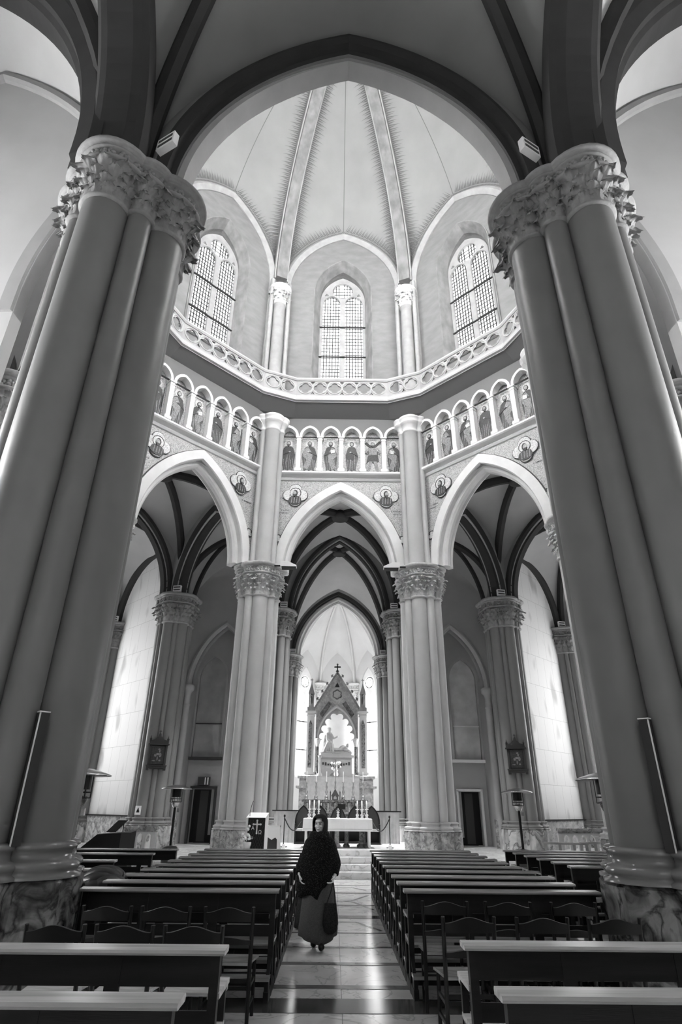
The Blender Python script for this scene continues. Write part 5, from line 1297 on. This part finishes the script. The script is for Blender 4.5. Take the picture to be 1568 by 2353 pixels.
o = plate([[(-.24, .76), (.22, .76), (.25, .34), (.28, .10), (.22, .04), (.16, .10), (.15, .42), (.10, .47), (.0, .41), (-.10, .47), (-.16, .44), (-.24, .50)]], 0, .012, Frame((-1.82, 18.58, 0), (1, 0)), 'white_drape', 'cloth_white', None, z0=.48); tag(o, 'white cloth hanging over the small table beside the lectern', 'cloth')

# organ console and low rails at the sides
t = thing('organ_console', 'dark angular organ console with an open music stand in the left arm', 'organ', (-5.7, 16.6, .0), math.radians(6))
m = MB(); m.add([(-.65, 0, 0), (.55, 0, 0), (.55, .7, 0), (-.65, .7, 0), (-.65, 0, .72), (-.25, 0, 1.06), (.55, 0, 1.10), (.55, .7, 1.12), (-.25, .7, 1.06), (-.65, .7, .72)], [(3, 2, 1, 0), (0, 1, 6, 5, 4), (2, 3, 9, 8, 7), (1, 2, 7, 6), (4, 5, 8, 9), (5, 6, 7, 8), (3, 0, 4, 9)]); m.build('case', 'black', t)
m = MB(); m.box((.45, -.01, .6), (.25, .02, 1.0)); m.build('side_panel', 'dark_grey', t)
m = MB(); m.add([(-.1, .2, 1.10), (.14, .2, 1.10), (.34, .5, 1.36), (.10, .5, 1.36), (-.1, .22, 1.10), (.14, .22, 1.10), (.34, .52, 1.36), (.10, .52, 1.36)], [(0, 1, 2, 3), (7, 6, 5, 4), (0, 1, 5, 4), (1, 2, 6, 5), (2, 3, 7, 6), (3, 0, 4, 7)]); m.bar((.25, .5, 1.08), (.25, .5, 1.3), .02); m.build('music_stand', 'black', t)
def altar_rail(label, x, y, L, n, rz, z=0, h=.9):
    t = thing('altar_rail', label, 'altar rail', (x, y, z), rz)
    m = MB(); m.box((0, 0, h), (L, .18, .07)); m.box((0, 0, h-.06), (L-.06, .12, .05)); m.build('top_rail', 'plinth_pale', t)
    m = MB(); m.box((0, 0, .08), (L, .2, .16)); m.build('base', 'plinth_pale', t)
    loops = [[(-L/2, .16), (-L/2, h-.08), (L/2, h-.08), (L/2, .16)]]
    sp_ = (L-.2)/n
    for k in range(n): u = -L/2+.1+sp_*(k+.5); loops.append([(u+a, b) for a, b in arch_loop(sp_*.34, sp_*.5, h-.1-sp_*.62, .24, 0, 6)])
    plate(loops, -.04, .04, Frame((0, 0, 0), (1, 0)), 'pierced_panel', 'white_stone', t)
altar_rail('short pierced marble rail beside the organ console', -5.32, 18.1, .9, 3, 0, 0, 1.16)
altar_rail('long pierced marble rail with small gothic arches in the right arm', 7.5, 19.0, 2.4, 9, 0, .35, .85)
for k, (x, y, rz) in enumerate(((5.9, 17.3, -.30), (7.0, 17.75, -.25), (8.25, 17.9, -.05))):
    t = thing('kneeler_bench', 'pale wooden bench turned askew near the right marble rail, %s from the aisle' % ORD[k], 'bench', (x, y, 0), rz, 'pale benches in the right arm')
    m = MB(); m.box((0, 0, .93), (1.1, .14, .05)); m.build('top', 'wood_pale', t)
    m = MB(); m.box((0, .25, .45), (1.1, .3, .04)); m.build('seat', 'wood_pale', t)
    for e in (-.5, -.15, .2, .5): m = MB(); m.box((e, .0, .46), (.07, .06, .92)); m.build('post', 'wood_pale', t)
t = thing('notice_sign', 'small white pictogram sign at the foot of the left ambulatory column', 'sign', (-6.93, 22.95, 1.42), math.radians(15))
m = MB(); m.box((0, 0, .14), (.20, .02, .28)); m.build('plate', 'cloth_white', t); m = MB(); m.lathe((0, -.012, .07), [(.05, 0), (.045, .05), (.015, .12)], 8, sy=.1); m.ball((0, -.012, .2), (.02, .003, .02), 8, 6); m.build('symbol', 'black', t)
t = thing('exit_sign', 'small dark box sign above the left doorway', 'sign', (-5.62, 27.3, 2.5)); m = MB(); m.box((0, 0, .16), (.5, .1, .32)); m.build('box', 'dark_grey', t); m = MB(); m.box((.06, -.055, .16), (.05, .01, .28)); m.box((.17, -.055, .16), (.05, .01, .28)); m.build('stripe', 'cloth_white', t)
for s, side in ((1, 'right'),):
    o = plate([[(-1.6, .42), (-1.6, 1.30), (1.6, 1.30), (1.6, .42)]], .0, .03, Frame((8.3*.94+.3, 24.4, 0), (.72, .70)), 'wall_hanging', 'altar_marble'); tag(o, 'patterned grey hanging along the foot of the right slab wall', 'wall hanging')
# small jar lamp on base of left huge column omitted: nothing readable there
# ================================================================ PEOPLE
def cap(q, p0, p1, r0, r1, n=7):
    p0, p1 = Vector(p0), Vector(p1)
    for i in range(n+1): f = i/n; q.ball(p0.lerp(p1, f), r0+(r1-r0)*f, 12, 8)
    q.tube([p0, p1], [r0, r1], 12)
def hand(q, wrist, d, palm_n, side, curl=.5, sc=1.0):
    """continuous palm with five bent fingers; d hand direction, palm_n palm normal, side = thumb side vector"""
    d = Vector(d).normalized(); nn = Vector(palm_n).normalized(); sd = Vector(side).normalized(); w = Vector(wrist)
    for i in range(-3, 4): cap(q, w+sd*.011*i*sc, w+d*.085*sc+sd*.012*i*sc, .013*sc, .012*sc, 4)
    for k, L in enumerate((.070, .080, .074, .058)):
        b = w+d*.085*sc+sd*(.033-.0225*k)*sc; dd = (d+sd*(.10-.07*k)).normalized(); p = b; rr = .0088*sc
        for j, fr_ in enumerate((.45, .32, .23)):
            ax = dd.cross(nn).normalized(); dd = (dd*math.cos(curl*.9)+nn*math.sin(curl*.9)).normalized(); nn2 = nn
            e = p+dd*L*fr_*sc; cap(q, p, e, rr, rr*.92, 4); p = e; rr *= .92
            nn = (nn*math.cos(curl*.9)-dd*math.sin(curl*.2)).normalized()
        nn = Vector(palm_n).normalized()
    b = w+d*.02*sc+sd*.030*sc; m1 = b+(sd*.8+d*.6+nn*.3).normalized()*.038*sc; m2 = m1+(d*.9+nn*.5+sd*.1).normalized()*.030*sc
    cap(q, b, m1, .013*sc, .011*sc, 4); cap(q, m1, m2, .011*sc, .009*sc, 4)
def head(q, c, R_, sc=1.0):
    """skull, jaw, nose, lips, brow; faces local -Y"""
    def B(p, r): 
        v = R_ @ (Vector(p)*sc); q.ball(Vector(c)+v, tuple(k*sc for k in r), 18, 14, R_)
    B((0, .012, .028), (.074, .090, .090)); B((0, -.022, -.035), (.058, .062, .072)); B((0, -.048, -.085), (.028, .026, .022))
    B((0, -.086, -.005), (.010, .012, .030)); B((0, -.094, -.022), (.013, .013, .011)); B((0, -.070, .045), (.050, .022, .022))
    for s in (-1, 1):
        B((s*.034, -.066, -.022), (.022, .018, .020)); B((s*.074, .012, -.005), (.010, .020, .030)); B((s*.030, -.074, .026), (.020, .010, .007))
    B((0, -.083, -.052), (.022, .010, .006)); B((0, -.080, -.060), (.018, .010, .006))
px, py = -.30, 9.72
nun = thing('person', 'woman in black knitted poncho, dark headscarf and long grey skirt walking up the aisle', 'person', (px, py, .004))
Rh = Matrix.Rotation(math.radians(-20), 3, 'Z')
q = MB(); hc = Vector((.00, -.01, 1.468))
head(q, hc, Rh, 1.0)
cap(q, (0, .01, 1.30), (0, 0, 1.42), .055, .05, 4)
q.ball((0, .01, 1.18), (.17, .10, .16), 16, 12); q.ball((0, .01, .98), (.14, .10, .18), 16, 12); q.ball((0, .02, .82), (.165, .115, .13), 16, 12)
for s in (-1, 1):
    q.ball((s*.14, .01, 1.25), .05, 12, 8)
    el = (s*.225, .05, 1.02) if s > 0 else (s*.24, .04, 1.02)
    wr = (s*.225, -.12, .845) if s > 0 else (s*.275, -.08, .86)
    cap(q, (s*.15, .01, 1.24), el, .045, .036, 6); cap(q, el, wr, .036, .024, 6)
    hd = (-s*.35, -.35, -.85) if s > 0 else (.25, -.25, -.9)
    hand(q, wr, hd, (-s*.9, 0, .2), (0, -1, -.1) if s < 0 else (0, -1, .1), .55 if s < 0 else .9, 1.0)
    hip = (s*.085, .02, .78); kn = (s*.085, -.02 if s > 0 else .06, .44); an = (s*.06, -.12 if s > 0 else .10, .08)
    cap(q, hip, kn, .085, .055, 6); cap(q, kn, an, .055, .035, 6); cap(q, an, (an[0], an[1]-.14, .035), .035, .028, 4)
o = q.build('body', 'skin', nun); rm = o.modifiers.new('r', 'REMESH'); rm.mode = 'VOXEL'; rm.voxel_size = .0036; rm.use_smooth_shade = True
sm_ = o.modifiers.new('s', 'SMOOTH'); sm_.factor = .5; sm_.iterations = 1
def facept(p): return hc+Rh @ Vector(p)
q = MB()
for s in (-1, 1): q.ball(facept((s*.030, -.081, .010)), (.013, .007, .006), 10, 8, Rh)
q.build('eye', 'black', nun)
q = MB()
for s in (-1, 1): q.tube([facept((s*.013, -.091, .030)), facept((s*.032, -.089, .036)), facept((s*.050, -.076, .029))], .0035, 6)
q.build('eyebrow', 'hair', nun)
q = MB(); q.tube([facept((-.027, -.083, -.050)), facept((-.012, -.092, -.056)), facept((.012, -.092, -.056)), facept((.027, -.083, -.050))], .0042, 6); q.build('mouth', 'paint_mid', nun)
# headscarf: shell round the head with an opening for the face, falling to the shoulders
q = MB(); rows = []; na = 40
prof = [(1.615, .01, .012), (1.612, .045, .05), (1.598, .075, .085), (1.57, .096, .112), (1.53, .103, .122), (1.48, .102, .122), (1.43, .101, .116), (1.385, .098, .112), (1.35, .095, .112), (1.32, .11, .12), (1.285, .14, .14)]
for j, (z_, rx, ry) in enumerate(prof):
    row = []
    for i in range(na):
        a = 2*PI*i/na; l = Vector((rx*math.cos(a), ry*math.sin(a), 0))
        k = 1+.03*math.sin(a*7+j)*(j > 5)
        v = Rh @ (l*k); row.append(Vector((v.x, v.y+.006, z_-.018)))
    rows.append(row)
vs = [p for r in rows for p in r]; fs = []
for j in range(len(rows)-1):
    for i in range(na):
        a = 2*PI*(i+.5)/na; fa = math.atan2(math.sin(a+PI/2), math.cos(a+PI/2)); zc_ = (rows[j][0].z+rows[j+1][0].z)/2
        # face oval (towards local -Y)
        if (fa/.98)**2+((zc_-1.455)/.100)**2 < 1: continue
        fs.append((j*na+i, j*na+(i+1) % na, (j+1)*na+(i+1) % na, (j+1)*na+i))
q.add(vs, fs, True); q.add(rows[0], [tuple(range(na))])
o = q.build('headscarf', 'scarf', nun); so = o.modifiers.new('s', 'SOLIDIFY'); so.thickness = .010; so.offset = 1; sb_ = o.modifiers.new('b', 'SUBSURF'); sb_.levels = 1; sb_.render_levels = 1
# cowl
q = MB(); rows = []
for j, (z_, rx, ry) in enumerate(((1.37, .085, .085), (1.385, .105, .105), (1.365, .13, .125), (1.33, .145, .135), (1.30, .15, .14))):
    rows.append([(rx*math.cos(2*PI*i/30)*(1+.05*math.sin(i*1.1+j)), -.012+ry*math.sin(2*PI*i/30), z_+.008*math.sin(i*1.7)) for i in range(30)])
q.grid(rows, closed=True); q.build('cowl_collar', 'knit_black', nun)
# poncho
def loft(rings, nm, m, wob=.0, n=56, drop=None):
    q = MB(); rows = []
    for j, (z_, cx_, cy_, rx, ry) in enumerate(rings):
        row = []
        for i in range(n):
            a = 2*PI*i/n; f = j/(len(rings)-1)
            w_ = 1+wob*f*(math.sin(a*9+j*.3)+.5*math.sin(a*5+1.3-j*.2))
            z2 = z_+(drop(a, f) if drop else 0)
            row.append((cx_+rx*w_*math.cos(a), cy_+ry*w_*math.sin(a), z2))
        rows.append(row)
    q.grid(rows, closed=True); o = q.build(nm, m, nun); so = o.modifiers.new('s', 'SOLIDIFY'); so.thickness = .008; return o
def pdrop(a, f):
    c = math.cos(a); s_ = -math.sin(a)
    right_ = max(0, c)**1.5
    return f**3*(.26*right_-.09*math.exp(-((c-.12)/.30)**2)*max(0, s_)-.04*max(0, -c)+.015*math.sin(a*3))
loft([(1.355, 0, 0, .088, .085), (1.335, 0, 0, .13, .11), (1.30, 0, .0, .180, .13), (1.26, 0, .0, .212, .145), (1.19, .0, .0, .238, .16), (1.10, .0, .0, .262, .172), (1.0, .0, .0, .290, .182), (.92, -.005, .0, .308, .188), (.82, -.02, .0, .302, .188), (.72, -.03, .0, .278, .186), (.63, -.035, .0, .255, .182)], 'poncho', 'knit_black', .012, drop=pdrop)
# sleeves
q = MB()
q.tube([(-.22, .02, 1.08), (-.265, -.02, .96), (-.275, -.08, .87)], [.06, .055, .042], 14); q.tube([(.22, .04, 1.08), (.25, -.02, .97), (.232, -.115, .86)], [.06, .06, .045], 14); q.build('sleeve', 'knit_black', nun)
def sdrop(a, f):
    c = math.cos(a); s_ = -math.sin(a); return f**3*(.05*math.exp(-((c-.9)/.4)**2)+.03*math.sin(a*2+1)-.02*math.cos(a))
loft([(.96, 0, .01, .15, .12), (.85, 0, .01, .185, .15), (.72, 0, .0, .215, .17), (.58, 0, .0, .235, .185), (.44, 0, -.0, .25, .20), (.30, -.002, -.0, .26, .215), (.18, -.005, 0, .268, .225), (.095, -.008, 0, .262, .23)], 'skirt', 'skirt', .045, drop=sdrop)
loft([(.62, -.04, .05, .235, .17), (.45, -.06, .06, .25, .18), (.30, -.07, .07, .255, .19), (.215, -.075, .08, .26, .19)], 'underskirt', 'bag', .02)
q = MB()
for s, yy in ((1, -.20), (-1, .02)): q.ball((s*.055, yy, .045), (.042, .115, .045), 14, 10); 
q.build('shoe', 'black', nun)
# tote bag
t = thing('tote_bag', 'dark cloth tote bag hanging from the walking woman\'s hand by long straps', 'bag', (px+.19, py-.22, .004))
q = MB(); rows = []
for z_, rx, ry in ((.19, .04, .03), (.22, .085, .05), (.30, .105, .06), (.40, .10, .05), (.48, .085, .035), (.53, .08, .02)):
    rows.append([(-.02+rx*math.copysign(abs(math.cos(2*PI*i/24))**.7, math.cos(2*PI*i/24)), ry*math.sin(2*PI*i/24), z_) for i in range(24)])
q.grid(rows, closed=True); q.add(rows[0], [tuple(range(24))]); q.build('pouch', 'bag', t)
q = MB()
for e in (-1, 1): q.tube([(-.02+e*.06, 0, .51), (.005+e*.025, 0, .66), (.012, .04, .775)], .007, 6)
q.build('strap', 'bag', t)

# kneeling person bowed forward between the left pews
bx, by = -3.05, 8.75
bp = thing('person', 'person bowed deeply forward in a dark glossy jacket behind the left pews', 'person', (bx, by, .004))
q = MB()
Rb = Matrix.Identity(3)
q.ball((0, .02, .76), (.16, .17, .11), 16, 12, Matrix.Rotation(.0, 3, 'X')); q.ball((0, -.08, .58), (.15, .12, .18), 16, 12)
cap(q, (0, .18, .84), (0, .26, .80), .06, .055, 3); q.ball((-.02, .30, .82), (.078, .10, .095), 16, 12)
for s in (-1, 1):
    cap(q, (s*.17, .12, .82), (s*.24, .30, .66), .055, .04, 5); cap(q, (s*.24, .30, .66), (s*.06, .44, .72), .04, .026, 5)
    hand(q, (s*.06, .44, .72), (-s*.5, .6, .3), (0, 0, -1), (0, .3, 1), .5, 1)
    cap(q, (s*.09, -.14, .50), (s*.1, .16, .24), .085, .06, 5); cap(q, (s*.1, .16, .24), (s*.09, -.26, .06), .058, .04, 5); cap(q, (s*.09, -.26, .06), (s*.09, -.36, .04), .036, .03, 3)
o = q.build('body', 'skin', bp); rm = o.modifiers.new('r', 'REMESH'); rm.mode = 'VOXEL'; rm.voxel_size = .009; rm.use_smooth_shade = True
q = MB(); q.ball((-.02, .30, .85), (.098, .115, .098), 18, 12); q.ball((-.02, .36, .80), (.09, .07, .09), 14, 10); q.build('hair', 'hair', bp)
q = MB()
for k in range(7):
    f = k/6; a = .1+f*2.2
    cy_ = .28-.46*f; cz_ = .82+.10*math.sin(a)-.28*f*f; q.ball((0, cy_, cz_), (.27-.02*abs(k-3)*.3, .10, .14), 20, 12)
for s in (-1, 1):
    q.tube([(s*.18, .1, .86), (s*.27, .24, .72), (s*.24, .34, .66)], [.10, .08, .06], 12); q.tube([(s*.24, .32, .66), (s*.08, .43, .72)], [.06, .045], 12)
q.ball((.12, .0, .78), (.22, .2, .14), 16, 12); q.build('jacket', 'jacket', bp)
q = MB(); q.ball((0, -.18, .46), (.19, .16, .2), 14, 10)
for s in (-1, 1): q.tube([(s*.09, -.14, .50), (s*.1, .16, .24)], [.105, .08], 12); q.tube([(s*.1, .18, .22), (s*.09, -.26, .07)], [.08, .055], 12)
q.build('trousers', 'cloth_black', bp)
# purge construction leftovers
for me in list(bpy.data.meshes):
    if me.users == 0: bpy.data.meshes.remove(me)
